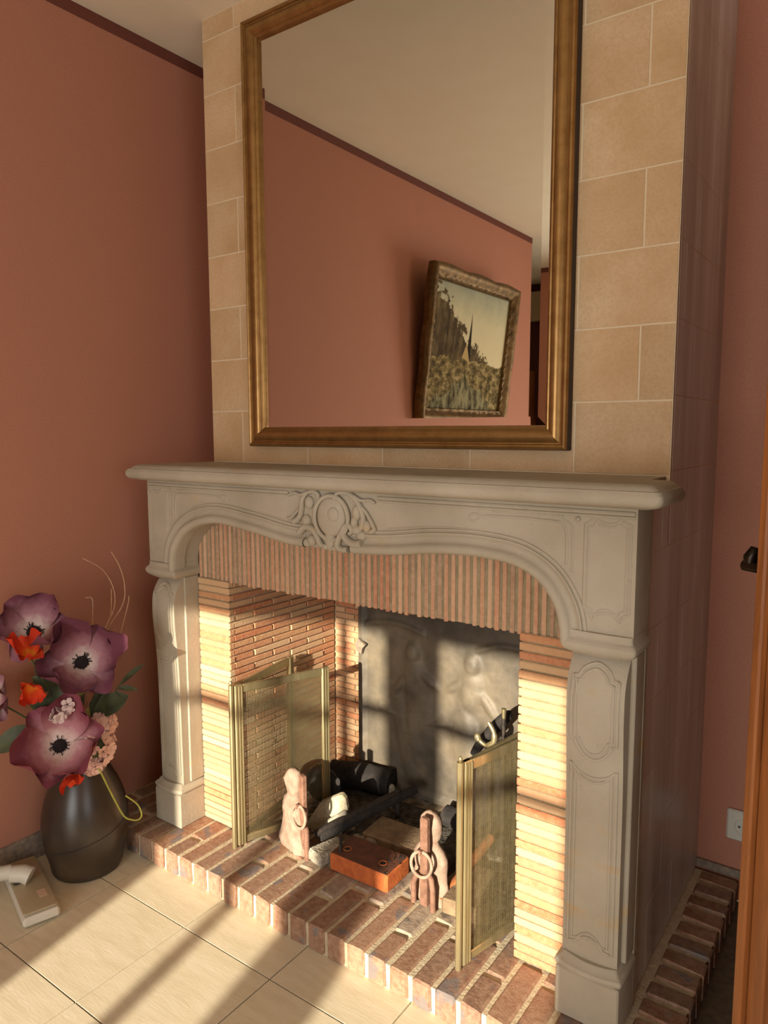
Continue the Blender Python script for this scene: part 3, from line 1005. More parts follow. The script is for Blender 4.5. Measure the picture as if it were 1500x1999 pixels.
c1 = smooth2([(0.846, 1.048), (0.851, 1.058), (0.846, 1.069), (0.830, 1.072), (0.812, 1.066), (0.800, 1.050), (0.797, 1.028), (0.790, 1.008), (0.772, 0.996)], 5); scr(c1, taper(len(c1), 0.004, 0.007))
c2 = smooth2([(0.918, 1.046), (0.912, 1.053), (0.902, 1.052), (0.900, 1.062), (0.910, 1.072), (0.935, 1.073), (0.957, 1.062), (0.975, 1.040), (0.982, 1.015), (0.976, 0.995)], 5); scr(c2, taper(len(c2), 0.004, 0.007))
c3 = smooth2([(0.936, 1.074), (0.955, 1.066), (0.976, 1.058), (1.000, 1.060), (1.014, 1.054)], 5); scr(c3, taper(len(c3), 0.006, 0.0025))
c4 = smooth2([(0.958, 1.055), (0.985, 1.036), (1.003, 1.012), (1.012, 0.994), (1.004, 0.990)], 5); scr(c4, taper(len(c4), 0.003, 0.006))
c5 = smooth2([(0.820, 1.070), (0.795, 1.062), (0.775, 1.066), (0.752, 1.058)], 5); scr(c5, taper(len(c5), 0.006, 0.0025))
c6 = smooth2([(0.800, 1.030), (0.783, 1.022), (0.765, 1.006), (0.748, 1.002)], 5); scr(c6, taper(len(c6), 0.005, 0.003))
# lower pair of volutes closing the arch moulding
c7 = smooth2([(0.792, 0.972), (0.808, 0.986), (0.830, 0.984), (0.846, 0.968), (0.856, 0.950), (0.868, 0.944)], 5); scr(c7, taper(len(c7), 0.009, 0.006), YFZ - 0.006)
c8 = smooth2([(0.980, 0.962), (0.958, 0.958), (0.938, 0.964), (0.925, 0.980), (0.930, 0.996), (0.944, 0.998), (0.950, 0.986), (0.942, 0.980)], 5); scr(c8, taper(len(c8), 0.010, 0.005), YFZ - 0.006)
c9 = smooth2([(0.922, 0.985), (0.912, 0.965), (0.908, 0.950), (0.920, 0.942), (0.940, 0.944)], 5); scr(c9, taper(len(c9), 0.007, 0.008), YFZ - 0.006)
for (x, z_, a, b, rot) in ((0.884, 0.962, 0.017, 0.028, 0), (0.962, 0.990, 0.016, 0.012, 0), (0.975, 0.978, 0.014, 0.012, 0), (0.990, 1.000, 0.012, 0.014, 0), (0.955, 1.008, 0.010, 0.014, 0), (0.810, 1.000, 0.014, 0.016, 0), (0.822, 0.985, 0.014, 0.010, 0), (0.962, 1.030, 0.013, 0.018, 0), (0.820, 1.045, 0.013, 0.016, 0), (0.780, 1.000, 0.010, 0.008, 0), (0.870, 0.944, 0.012, 0.008, 0), (0.811, 0.948, 0.013, 0.011, 0), (0.826, 0.955, 0.014, 0.014, 0), (0.898, 0.943, 0.012, 0.007, 0)):
    MB().ell((x, YFZ - 0.002, z_), (a, 0.010, b), 12, 8).build('cartouche_leaf', 'mantel', cart)

# pillars: plinth, ring, swelling shaft, capital
def shaft_y(z_):
    t_ = (z_ - 0.19) / (0.775 - 0.19)
    return 0.112 - 0.004 * t_ - 0.010 * math.exp(-((t_ - 0.86) / 0.18) ** 2) + (0.014 * ((t_ - 0.92) / 0.08) ** 2 if t_ > 0.92 else 0)
def pillar(x0, x1, side):
    p = MB().cbox((x0, 0.092, HH), (x1, 0.186, 0.163), 0.003).build('plinth', 'mantel', man)
    loops([(0.004, 0.163), (-0.002, 0.166), (-0.004, 0.172), (-0.002, 0.178), (0.003, 0.181), (0.006, 0.186), (0.010, 0.191)], x0, x1, 0.096, 0.186, 'base_ring', 'mantel', man, 0.006, sag=0.010)
    a0, a1 = x0 + 0.006, x1 - 0.010
    if side < 0: a0, a1 = x0 + 0.010, x1 - 0.006
    sag = 0.007
    def P(u, z_):
        x = a0 + (a1 - a0) * u
        return (x, shaft_y(z_) - sag * (1 - (2 * u - 1) ** 2), z_)
    NU, NZ_ = 14, 60
    rows = []
    for j in range(NZ_ + 1):
        zz = 0.188 + (0.800 - 0.188) * j / NZ_
        rows.append([(a0, 0.186, zz)] + [P(u / NU, zz) for u in range(NU + 1)] + [(a1, 0.186, zz)])
    sh = MB().grid(rows).build('shaft', 'mantel', man, smooth=0.7)
    # backing pilaster seen beside the shaft
    MB().cbox((x0 + 0.001, 0.135, 0.19), (x1 - 0.001, 0.1865, 0.80), 0.002).build('pilaster', 'mantel', man)
    loops([(0.010, 0.796), (0.004, 0.800), (-0.004, 0.806), (-0.008, 0.813), (-0.009, 0.820), (-0.006, 0.826), (-0.002, 0.829), (0.0, 0.834), (0.000, 0.8425)], x0, x1, 0.100, 0.186, 'capital', 'mantel', man, 0.006, sag=0.004)
    # carved panels, mapped on the curved face
    def line(pts, w=0.0032):
        Q = []
        sub = []
        for (u0, za), (u1, zb_) in zip(pts, pts[1:] + pts[:1]):
            m_ = max(1, int(math.hypot((u1 - u0) * 0.1, zb_ - za) / 0.015))
            sub += [(u0 + (u1 - u0) * q / m_, za + (zb_ - za) * q / m_) for q in range(m_)]
        for u, z_ in sub:
            q = P(u, z_)
            Q.append((q[0], q[1] - 0.0002, q[2]))
        return MB().tube(Q, w, 6, closed=True, flat=(Vector((0, 1, 0)), 0.9)).build('carved_line', 'mantel', sh, smooth=1.0)
    upper = smooth2([(0.10, 0.756), (0.20, 0.758), (0.30, 0.773), (0.5, 0.782), (0.70, 0.773), (0.80, 0.758), (0.90, 0.756)], 4)
    upper += [(0.90, 0.70), (0.90, 0.635)] + smooth2([(0.82, 0.632), (0.78, 0.622), (0.66, 0.606), (0.5, 0.600), (0.34, 0.606), (0.22, 0.622), (0.18, 0.632)], 4) + [(0.10, 0.635), (0.10, 0.70)]
    lower = [(0.10, 0.585)] + smooth2([(0.10, 0.585), (0.25, 0.570), (0.5, 0.563), (0.75, 0.570), (0.90, 0.585)], 4)[1:] + [(0.90, 0.45), (0.90, 0.33), (0.90, 0.216)] + smooth2([(0.86, 0.216), (0.76, 0.219), (0.66, 0.230), (0.5, 0.237), (0.34, 0.230), (0.24, 0.219), (0.14, 0.216)], 4) + [(0.10, 0.216), (0.10, 0.33), (0.10, 0.45)]
    def shrink(pts, k, dz):
        cz = sum(b for a, b in pts) / len(pts)
        zs = [b for a, b in pts]
        cz = (max(zs) + min(zs)) / 2; hz = (max(zs) - min(zs)) / 2
        return [(0.5 + (a - 0.5) * k, cz + (b - cz) * (1 - dz / hz)) for a, b in pts]
    line(upper); line(shrink(upper, 0.80, 0.010), 0.0028)
    line(lower); line(shrink(lower, 0.80, 0.010), 0.0028)
    return p
pillar(0.203, XI0, -1)
pillar(1.459, 1.584, 1)

# ------------------------------------------------------------------ wall mirror
mr = thing('wall_mirror', 'large mirror in a gold frame above the mantel', 'mirror', (CX, 0.33, 1.17))
X0, X1, Z0, Z1 = 0.404, 1.367, 1.170, 2.326
YW = YC - 0.001
fprof = [(0.0, 0.0), (0.0, 0.024), (0.003, 0.030), (0.007, 0.032), (0.011, 0.030), (0.013, 0.026), (0.016, 0.0255), (0.020, 0.029), (0.028, 0.0315), (0.036, 0.0300), (0.041, 0.0255), (0.044, 0.0225), (0.047, 0.0235), (0.050, 0.0205), (0.053, 0.0185), (0.0545, 0.012), (0.0545, 0.0)]
def rail(name, side):
    rows = []
    for o_, h_ in fprof:
        y = YW - h_
        a = (X0 + o_, y, Z0 + o_); b = (X1 - o_, y, Z0 + o_); c = (X1 - o_, y, Z1 - o_); d = (X0 + o_, y, Z1 - o_)
        rows.append({'b': [a, b], 'r': [b, c], 't': [c, d], 'l': [d, a]}[side])
    b = MB().grid(rows)
    return b.build(name, 'gold', mr, smooth=0.6)
for s in 'brtl':
    rail('frame_rail', s)
for (p, q) in (((X0 - 0.0006, Z0), (X0, Z1)), ((X1, Z0), (X1 + 0.0006, Z1)), ((X0, Z0 - 0.0006), (X1, Z0))):
    MB().box((p[0], YW - 0.0235, p[1]), (q[0], YW, q[1])).build('frame_side', 'goldshade', mr, smooth=0)
i0, i1, k0, k1 = X0 + 0.0535, X1 - 0.0535, Z0 + 0.0535, Z1 - 0.0535
bv = 0.020; yg = YW - 0.012; yb = yg + 0.0016
gm = MB()
o4 = [(i0, yb, k0), (i1, yb, k0), (i1, yb, k1), (i0, yb, k1)]
n4 = [(i0 + bv, yg, k0 + bv), (i1 - bv, yg, k0 + bv), (i1 - bv, yg, k1 - bv), (i0 + bv, yg, k1 - bv)]
gm.add(o4 + n4, [(0, 1, 5, 4), (1, 2, 6, 5), (2, 3, 7, 6), (3, 0, 4, 7), (4, 5, 6, 7)])
gm.build('mirror_glass', 'mirror', mr, smooth=0)

# ------------------------------------------------------------------ framed painting on the left wall (seen in the mirror)
pt = thing('framed_painting', 'oil landscape of woods and a pond in an ornate gilt frame', 'painting', (0.03, -1.69, 1.245))
PYa, PYb, PZ0, PZ1 = -2.055, -1.135, 1.262, 2.005
lean = 0.085
def pp(y, z_, h):
    t_ = (z_ - PZ0) / (PZ1 - PZ0)
    return (0.006 + lean * t_ + h, y, z_)
pf = [(a_ * 0.74, b_) for a_, b_ in ((0.0, 0.0), (0.0, 0.028), (0.010, 0.044), (0.025, 0.048), (0.045, 0.040), (0.060, 0.026), (0.075, 0.022), (0.085, 0.024), (0.090, 0.012), (0.092, 0.0))]
NS = 40
for s in 'brtl':
    rows = []
    for o_, h_ in pf:
        a, b, c, d = (PYa + o_, PZ0 + o_), (PYb - o_, PZ0 + o_), (PYb - o_, PZ1 - o_), (PYa + o_, PZ1 - o_)
        p, q = {'b': (a, b), 'r': (b, c), 't': (c, d), 'l': (d, a)}[s]
        row = []
        for k in range(NS + 1):
            u = k / NS
            y = p[0] + (q[0] - p[0]) * u; z_ = p[1] + (q[1] - p[1]) * u
            orn = 0.0
            if 0.008 < o_ < 0.07 and 0 < k < NS:
                orn = 0.009 * math.sin(k * 2.4 + o_ * 60) * math.sin(o_ * 190)
            ed = 0.0
            if o_ < 0.03:
                w_ = 0.010 * abs(math.sin(PI * u * 3)) * (1 - o_ / 0.03)
                if 0 < k < NS: ed = w_
            cyy, czz = (PYa + PYb) / 2, (PZ0 + PZ1) / 2
            if s in 'bt': z_ += ed * (1 if s == 't' else -1)
            else: y += ed * (1 if s == 'r' else -1)
            row.append(pp(y, z_, h_ + orn))
        rows.append(row)
    MB().grid(rows).build('frame_rail', 'gold2', pt, smooth=0.9)
cv = [pp(PYa + 0.066, PZ0 + 0.066, 0.008), pp(PYb - 0.066, PZ0 + 0.066, 0.008), pp(PYb - 0.066, PZ1 - 0.066, 0.008), pp(PYa + 0.066, PZ1 - 0.066, 0.008)]
MB().add(cv, [(0, 1, 2, 3)]).build('canvas', 'painting', pt, smooth=0, origin=(0.03, PYa + 0.066, PZ0 + 0.066))

# ------------------------------------------------------------------ oak door, open at the right
dr = thing('door_1', 'varnished oak door standing open at the right edge', None, (1.78, 0.4, 0), kind='structure')
DA = Vector((1.791, -0.018)); DB = Vector((2.26, 0.70))
dd = (DB - DA).normalized(); dn = Vector((dd.y, -dd.x)); DL = (DB - DA).length
def dplace(bq, nm, mt, sm=0.6):
    # local axes: x along the leaf from its free edge, y through its thickness (towards the right face), z up
    bq.v = [(DA.x + dd.x * p[0] + dn.x * p[1], DA.y + dd.y * p[0] + dn.y * p[1], p[2]) for p in bq.v]
    return bq.build(nm, mt, dr, smooth=sm)
dplace(MB().cbox((0.012, 0.0165, 0.010), (DL, 0.045, 2.05), 0.002), 'leaf', 'oak')
dplace(MB().cbox((0.0, 0.0, 0.010), (DL, 0.016, 2.05), 0.003), 'lip', 'oak')
for z0_, z1_ in ((0.14, 0.85), (1.05, 1.92)):
    dplace(MB().cbox((0.12, 0.0455, z0_), (DL - 0.12, 0.052, z1_), 0.003), 'door_panel', 'oak')
dplace(MB().tube([(0.04, -0.0005, 1.004), (0.04, -0.056, 1.004)], 0.0085, 14), 'rose', 'knob', 0.7)
dplace(MB().tube([(0.04, -0.046, 1.008), (0.041, -0.046, 1.017), (0.044, -0.042, 1.027), (0.052, -0.036, 1.026)], [0.009, 0.011, 0.010, 0.006], 12), 'knob', 'knob', 0.9)

# power outlet on the back wall
ol = thing('power_outlet', 'white square wall socket near the floor beside the oak door', 'socket', (1.685, YB, 0.205))
MB().cbox((1.645, YB - 0.012, 0.165), (1.725, YB - 0.0005, 0.246), 0.004).build('cover_plate', 'plastic', ol)
rg = MB()
rg.tube([(1.685 + 0.021 * math.cos(2 * PI * k / 24), YB - 0.0125, 0.2055 + 0.021 * math.sin(2 * PI * k / 24)) for k in range(24)], 0.002, 6, closed=True)
rg.build('socket_ring', 'plastic', ol)
for dx in (-0.0095, 0.0095):
    MB().tube([(1.685 + dx, YB - 0.0124, 0.2055), (1.685 + dx, YB - 0.0132, 0.2055)], 0.003, 10).build('socket_hole', 'darkplastic', ol)

# ------------------------------------------------------------------ fire screens
def screen(name, label, hinge, ends, zt, n_stiles):
    t_ = thing(name, label, 'fire screen', (hinge[0], hinge[1], HH), group='brass folding fire screens')
    for e in ends:
        a = Vector((hinge[0], hinge[1])); b = Vector(e)
        d = (b - a).normalized(); nrm = Vector((-d.y, d.x))
        a = a + d * 0.009
        L = (b - a).length
        def pt3(s, o, z_): 
            q = a + d * s + nrm * o
            return (q.x, q.y, z_)
        def bar(nm, s0, s1, z0, z1, th, mat='brass', fl=3):
            # fluted bar: chamfered box in the panel's own axes
            bb_ = MB().cbox((s0, -th / 2, z0), (s1, th / 2, z1), 0.002)
            bb_.v = [pt3(x, y, z_) for x, y, z_ in bb_.v]
            o = bb_.build(nm, mat, t_)
            return o
        zb = HH + 0.004
        for s0, s1 in ((0, 0.024), (L - 0.024, L)):
            bar('stile', s0, s1, zb, zt, 0.012)
            # reeding
            for q in (0.004, 0.012, 0.020):
                rd = MB()
                rd.tube([pt3(s0 + q, 0.0065, zb + 0.004), pt3(s0 + q, 0.0065, zt - 0.004)], 0.0022, 6)
                rd.tube([pt3(s0 + q, -0.0065, zb + 0.004), pt3(s0 + q, -0.0065, zt - 0.004)], 0.0022, 6)
                tag(rd.build('reed', 'brass', t_), kind=None)
        bar('rail', 0.0245, L - 0.0245, zt - 0.024, zt - 0.001, 0.010)
        bar('rail', 0.0245, L - 0.0245, zb + 0.004, zb + 0.024, 0.010)
        # woven wire
        m = MB()
        pitch = 0.0036; hw = 0.00042
        s = 0.026
        while s < L - 0.026:
            m.tube([pt3(s, 0, zb + 0.02), pt3(s, 0, zt - 0.02)], hw, 3, cap=False); s += pitch
        z_ = zb + 0.025
        while z_ < zt - 0.023:
            m.tube([pt3(0.024, 0, z_), pt3(L - 0.024, 0, z_)], hw, 3, cap=False); z_ += pitch
        tag(m.build('wire_mesh', 'mesh', t_, smooth=0), kind='stuff')
    # hinge pin and finial on the shared edge
    MB().tube([(hinge[0], hinge[1], HH), (hinge[0], hinge[1], zt + 0.002)], 0.007, 10).build('hinge_post', 'brass', t_)
    MB().ell((hinge[0], hinge[1], zt + 0.008), (0.005, 0.005, 0.007), 10, 8).build('finial', 'brass', t_)
    return t_
ZT = 0.527
screen('fire_screen', 'brass mesh fire screen folded open at the left of the hearth', (0.514, 0.118), [(0.622, 0.400), (0.461, 0.418)], ZT, 2)
screen('fire_screen', 'brass mesh fire screen folded open at the right of the hearth', (1.248, 0.078), [(1.316, 0.345), (1.288, 0.352)], ZT, 2)

# ------------------------------------------------------------------ andirons
def andiron(loc, rz, label, back_dx, fo, fs=1.0):
    t_ = thing('andiron', label, 'andiron', (loc[0], loc[1], HH), group='cast andirons in the hearth')
    R = Matrix.Rotation(rz, 3, 'Z')
    def place(b):
        b.v = [tuple(R @ Vector(p) + Vector((loc[0], loc[1], HH))) for p in b.v]
        return b
    # draped figure: head, shoulders, flaring base
    body = MB()
    lv = [(0.060, 0.030, 0.0), (0.061, 0.031, 0.010), (0.054, 0.029, 0.030), (0.047, 0.026, 0.052), (0.044, 0.025, 0.075), (0.047, 0.026, 0.095), (0.046, 0.026, 0.112), (0.038, 0.022, 0.128), (0.024, 0.018, 0.142), (0.020, 0.017, 0.150), (0.023, 0.019, 0.160), (0.028, 0.022, 0.174), (0.029, 0.023, 0.192), (0.025, 0.020, 0.208), (0.016, 0.013, 0.219), (0.005, 0.004, 0.223)]
    rows = []
    for a, b, z_ in lv:
        rows.append([(fo[0] + fs * a * math.cos(2 * PI * k / 20), fo[1] + b * math.sin(2 * PI * k / 20), z_) for k in range(20)])
    body.grid(rows, closed_u=True)
    n = 20
    body.add(rows[-1], [tuple(range(n))])
    body.v = [tuple(Vector(p) * 1.0 + Vector((mnoise.noise(Vector(p) * 40 + Vector((loc[0] * 9, 0, 0))), mnoise.noise(Vector(p) * 40 + Vector((5, loc[0], 0))), 0)) * 0.006) for p in body.v]
    place(body).build('figure', 'castpink', t_, smooth=0.9)
    # arched front foot
    for sx in (-1, 1):
        ft = MB().tube([(sx * 0.008, -0.004, 0.082), (sx * 0.022, -0.008, 0.076), (sx * 0.029, -0.012, 0.055), (sx * 0.030, -0.012, 0.0)], 0.0075, 8)
        place(ft).build('foot', 'rust', t_, smooth=0.9)
    # square iron bar with bevelled head in front
    br = MB().cbox((-0.011, -0.014, 0.0), (0.011, 0.002, 0.226), 0.003)
    place(br).build('upright_bar', 'rust', t_)
    rgp = [(0.0 + 0.027 * math.cos(2 * PI * k / 28), -0.020 + 0.006 * math.sin(2 * PI * k / 28 + 1.2), 0.112 + 0.031 * math.sin(2 * PI * k / 28)) for k in range(28)]
    place(MB().tube(rgp, 0.0042, 8, closed=True)).build('ring', 'castpink', t_, smooth=0.9)
    place(MB().tube([(0, -0.012, 0.143), (0, -0.026, 0.146), (0, -0.028, 0.138)], 0.0035, 8)).build('ring_staple', 'rust', t_)
    # log bar to the back with a rear foot
    Ri = R.inverted()
    e = Ri @ Vector((back_dx, 0.285, 0))
    pts = [(0, 0.03, 0.045), (e.x * 0.4, e.y * 0.4, 0.062), (e.x, e.y, 0.085)]
    place(MB().tube(bez(pts, 6), 0.011, 8)).build('log_bar', 'iron', t_, smooth=0.9)
    place(MB().tube([(e.x, e.y, 0.1), (e.x, e.y, 0.0)], 0.009, 8)).build('rear_foot', 'iron', t_, smooth=0.9)
    return t_
andiron((0.693, 0.212), -0.35, 'ash dusted cast andiron with a ring at the left', 0.11, (-0.056, -0.004), 1.22)
andiron((1.076, 0.222), -0.10, 'ash dusted cast andiron with a ring at the right', 0.03, (-0.010, 0.032), 1.05)

# ------------------------------------------------------------------ things lying in the hearth
def boxthing(name, label, cat, c, size, rz, mat, tilt=(0, 0), ch_=0.004, group=None, holes=None):
    b = MB().cbox((-size[0] / 2, -size[1] / 2, 0), (size[0] / 2, size[1] / 2, size[2]), ch_)
    o = b.build(name, mat, None, origin=(0, 0, 0))
    o.location = c
    o.rotation_euler = (tilt[0], tilt[1], rz)
    tag(o, label, cat, group)
    return o
# orange hollow brick: solid block, two black discs stand for the shade inside its holes
ob = thing('terracotta_block', 'orange terracotta block with round holes in front of the fireback', 'brick', (0.885, 0.245, HH + 0.001))
blk = MB().cbox((-0.092, -0.052, 0), (0.092, 0.052, 0.048), 0.004)
o = blk.build('block_body', 'terracotta', ob, origin=(0, 0, 0)); o.location = (0, 0, 0)
o = MB().cbox((-0.089, -0.049, 0.0478), (0.089, 0.049, 0.0484), 0.0002).build('top_face', 'terrasootshade', ob, origin=(0, 0, 0)); o.location = (0, 0, 0)  # top coloured darker for soot and for the shade lying on it
for x in (-0.062, 0.052):
    o = MB().tube([(x + 0.010 * math.cos(2 * PI * k / 20), -0.012 + 0.010 * math.sin(2 * PI * k / 20), 0.0485) for k in range(20)], 0.0016, 6, closed=True).build('hole_rim', 'terracotta', ob, origin=(0, 0, 0)); o.location = (0, 0, 0)
    o = MB().lathe([(0.0095, 0.0482), (0.0094, 0.0486)], 20, (x, -0.012, 0)).build('hole_shade', 'soot', ob, origin=(0, 0, 0)); o.location = (0, 0, 0)
sc_ = MB()
rr = random.Random(5)
for k in range(26):
    x = rr.uniform(0.045, 0.088); y = rr.uniform(-0.046, 0.046)
    if abs(x - 0.052) < 0.016 and abs(y + 0.012) < 0.016: continue
    sc_.tube([(x, y, 0.0482), (x + rr.uniform(-0.008, 0.008), y + rr.uniform(-0.008, 0.008), 0.0488)], 0.0012, 5)
o = sc_.build('scored_pattern', 'soot', ob, origin=(0, 0, 0)); o.location = (0, 0, 0); o['kind'] = 'stuff'
ob.rotation_euler = (0, 0, 0.02)
boxthing('firebrick', 'flat sooty firebrick slab behind the terracotta block', 'brick', (0.873, 0.392, HH + 0.001), (0.170, 0.105, 0.036), 0.05, 'firebrick')
boxthing('firebrick', 'ash covered brick beside the left andiron', 'brick', (0.757, 0.232, HH + 0.001), (0.060, 0.100, 0.034), -0.28, 'ash', ch_=0.007)
boxthing('firebrick', 'dusty brick end beside the right andiron', 'brick', (1.165, 0.300, HH + 0.001), (0.10, 0.17, 0.040), 0.1, 'firebrick', ch_=0.006)

def log(name, label, cat, p0, p1, r, mat, capmat, seed, half=False, group='firewood in the hearth'):
    a, b = Vector(p0), Vector(p1)
    t_ = thing(name, label, cat, tuple((a + b) / 2), group)
    d = (b - a)
    n, m = 14, 10
    ax = d.normalized()
    u = ax.orthogonal().normalized(); v = ax.cross(u)
    rows = []
    for i in range(m + 1):
        c = a + d * (i / m)
        row = []
        for k in range(n):
            th = 2 * PI * k / n
            rr_ = r * (1 + 0.16 * mnoise.noise(Vector((math.cos(th) * 1.3 + seed, math.sin(th) * 1.3, i * 0.35))))
            s_ = math.sin(th)
            if half and s_ < -0.15: s_ = -0.15 + (s_ + 0.15) * 0.1
            row.append(tuple(c + u * (rr_ * math.cos(th)) + v * (rr_ * s_)))
        rows.append(row)
    MB().grid(rows, closed_u=True).build('bark', mat, t_, smooth=0.8)
    for row in (rows[0], rows[-1]):
        MB().add(row, [tuple(range(n))]).build('cut_end', capmat, t_, smooth=0)
    return t_
log('burnt_log', 'charred log end standing behind the left andiron', 'log', (0.520, 0.47, 0.118), (0.606, 0.40, 0.150), 0.046, 'soot', 'soot', 1)
log('burnt_log', 'long thin charred branch lying towards the fireback', 'log', (0.712, 0.250, 0.098), (0.835, 0.545, 0.150), 0.013, 'soot', 'soot', 2)
log('burnt_log', 'black charred log in the dark corner by the back bricks', 'log', (0.505, 0.56, 0.105), (0.720, 0.590, 0.118), 0.042, 'soot', 'soot', 3)
log('burnt_log', 'charred log lying under the right part of the fireback', 'log', (0.930, 0.560, 0.090), (1.180, 0.545, 0.095), 0.030, 'soot', 'firebrick', 4)
log('wood_offcut', 'orange brown stick leaning beside the right andiron', 'stick', (1.110, 0.235, 0.076), (1.150, 0.420, 0.165), 0.012, 'wood_plank', 'wood_plank', 5)
# pale split board, curved, leaning on the logs
bd = MB()
rows_f, rows_b = [], []
for i in range(9):
    s = i / 8
    top = Vector((0.640 + 0.092 * s, 0.335 + 0.005 * s, 0.138 + 0.058 * s - 0.022 * max(0, s - 0.85) * 6))
    low = Vector((0.604 + 0.135 * s, 0.300 + 0.040 * s, 0.066 + 0.080 * s * s))
    rows_f.append([tuple(low.lerp(top, k / 4)) for k in range(5)])
    rows_b.append([tuple(low.lerp(top, k / 4) + Vector((-0.004, 0.012, 0.002))) for k in range(5)])
bd.grid(rows_f); bd.grid(rows_b)
loopf = rows_f[0] + [r[-1] for r in rows_f[1:]] + rows_f[-1][::-1][1:] + [r[0] for r in rows_f[::-1][1:-1]]
loopb = rows_b[0] + [r[-1] for r in rows_b[1:]] + rows_b[-1][::-1][1:] + [r[0] for r in rows_b[::-1][1:-1]]
bd.grid([loopf, loopb], closed_u=True)
tag(bd.build('split_board', 'wood_cut', None, origin=(0.66, 0.33, 0.10)), 'pale split board leaning between the charred logs', 'board', 'firewood in the hearth')
# bark strip in front of the board
bs = MB().tube(bez([(0.645, 0.29, 0.075), (0.690, 0.305, 0.105), (0.738, 0.335, 0.142)], 6), [0.004] * 6 + [0.009] * 6 + [0.006], 8)
tag(bs.build('bark_strip', 'ash', None, smooth=0.9, origin=(0.69, 0.30, 0.075)), 'pale curved strip of bark below the split board', 'bark')
# bed of dark ash over the back of the hearth
ab = MB()
rows = []
for j in range(25):
    row = []
    for i in range(45):
        x = 0.47 + 0.80 * i / 44; y = 0.335 + 0.275 * j / 24
        e = min(i, 44 - i, j * 1.2, (24 - j) * 3) / 6.0
        e = max(0.0, min(1.0, e + 0.7 * mnoise.noise(Vector((x * 14, y * 14, 3.0))) - 0.1))
        row.append((x, y, HH - 0.006 + e * (0.012 + 0.010 * mnoise.noise(Vector((x * 30, y * 30, 0))) + 0.006 * mnoise.noise(Vector((x * 90, y * 90, 5))))))
    rows.append(row)
ab.grid(rows)
tag(ab.build('ash_bed', 'ashdark', None, smooth=1.0, origin=(0.87, 0.47, HH)), 'dark grey ash spread over the back of the hearth', 'ash', None, 'stuff')
# clods of ash
def clod(c, r, seed, label):
    b = MB().ell((0, 0, 0), r, 16, 10)
    b.v = [tuple(Vector(p) * (1 + 0.35 * mnoise.noise(Vector(p) * 45 + Vector((seed, 0, 0))))) for p in b.v]
    o = b.build('ash_clump', 'ash', None, smooth=0.9, origin=(0, 0, 0))
    o.location = c
    tag(o, label, 'ash')
clod((0.790, 0.330, HH + 0.012), (0.026, 0.020, 0.016), 3, 'pale clump of ash beside the charred branch')
clod((0.818, 0.352, HH + 0.015), (0.022, 0.030, 0.018), 8, 'grey ash clump next to the firebrick slab')
clod((0.720, 0.575, HH + 0.035), (0.018, 0.015, 0.022), 5, 'pale ash flake at the foot of the fireback')
clod((1.150, 0.470, HH + 0.012), (0.05, 0.05, 0.016), 9, 'ash heap behind the right fire screen')
# thin iron hoop standing in front of the terracotta block
hp = [(0.812, 0.205, HH + 0.001), (0.816, 0.205, HH + 0.035), (0.808, 0.222, HH + 0.062), (0.790, 0.245, HH + 0.070), (0.775, 0.262, HH + 0.060)]
tag(MB().tube(bez(hp, 6), 0.0045, 8).build('iron_hook', 'iron', None, smooth=0.9, origin=(0.812, 0.205, HH)), 'thin bent iron hook in front of the terracotta block', 'hook')

# ------------------------------------------------------------------ fire tools behind the right screen
ft = thing('fire_poker', 'iron fire poker with a curled brass handle behind the right screen', 'poker', (1.10, 0.45, HH))
MB().tube([(1.125, 0.47, HH), (1.118, 0.455, 0.39)], 0.006, 8).build('rod', 'iron', ft, smooth=0.9)
hk = bez([(1.092, 0.45, 0.407), (1.104, 0.45, 0.398), (1.120, 0.45, 0.395), (1.138, 0.45, 0.410), (1.137, 0.45, 0.436), (1.122, 0.45, 0.458)], 6)
MB().tube(hk, [0.0085] * 3 + [0.006] * 10 + [0.008] * 10 + [0.006] * (len(hk) - 23), 10).build('handle', 'brass', ft, smooth=0.9)
MB().ell((1.090, 0.45, 0.411), (0.009, 0.009, 0.011), 10, 8).build('handle_tip', 'brass', ft)
sh_ = thing('fire_shovel', 'fire shovel with a bright slim handle behind the right screen', 'shovel', (1.17, 0.46, HH))
MB().tube([(1.170, 0.468, HH + 0.08), (1.164, 0.45, 0.480)], 0.0050, 8).build('rod', 'iron', sh_, smooth=0.9)
MB().tube([(1.1645, 0.451, 0.470), (1.165, 0.45, 0.505)], [0.004, 0.0065], 10).build('handle', 'brass', sh_, smooth=0.9)
MB().cbox((1.145, 0.462, HH), (1.195, 0.470, HH + 0.09), 0.003).build('blade', 'iron', sh_)
bl = thing('fire_bellows', 'dark fire bellows leaning behind the right screen', 'bellows', (1.12, 0.50, HH))
bp = bez([(1.052, 0.50, 0.335), (1.075, 0.50, 0.372), (1.115, 0.50, 0.425), (1.150, 0.50, 0.465), (1.160, 0.50, 0.470)], 5)
MB().tube(bp, [0.010 + 0.006 * math.sin(PI * k / (len(bp) - 1)) for k in range(len(bp))], 10).build('handle', 'soot', bl, smooth=0.9)
MB().cbox((1.050, 0.49, HH), (1.150, 0.52, 0.34), 0.01).build('board', 'soot', bl)

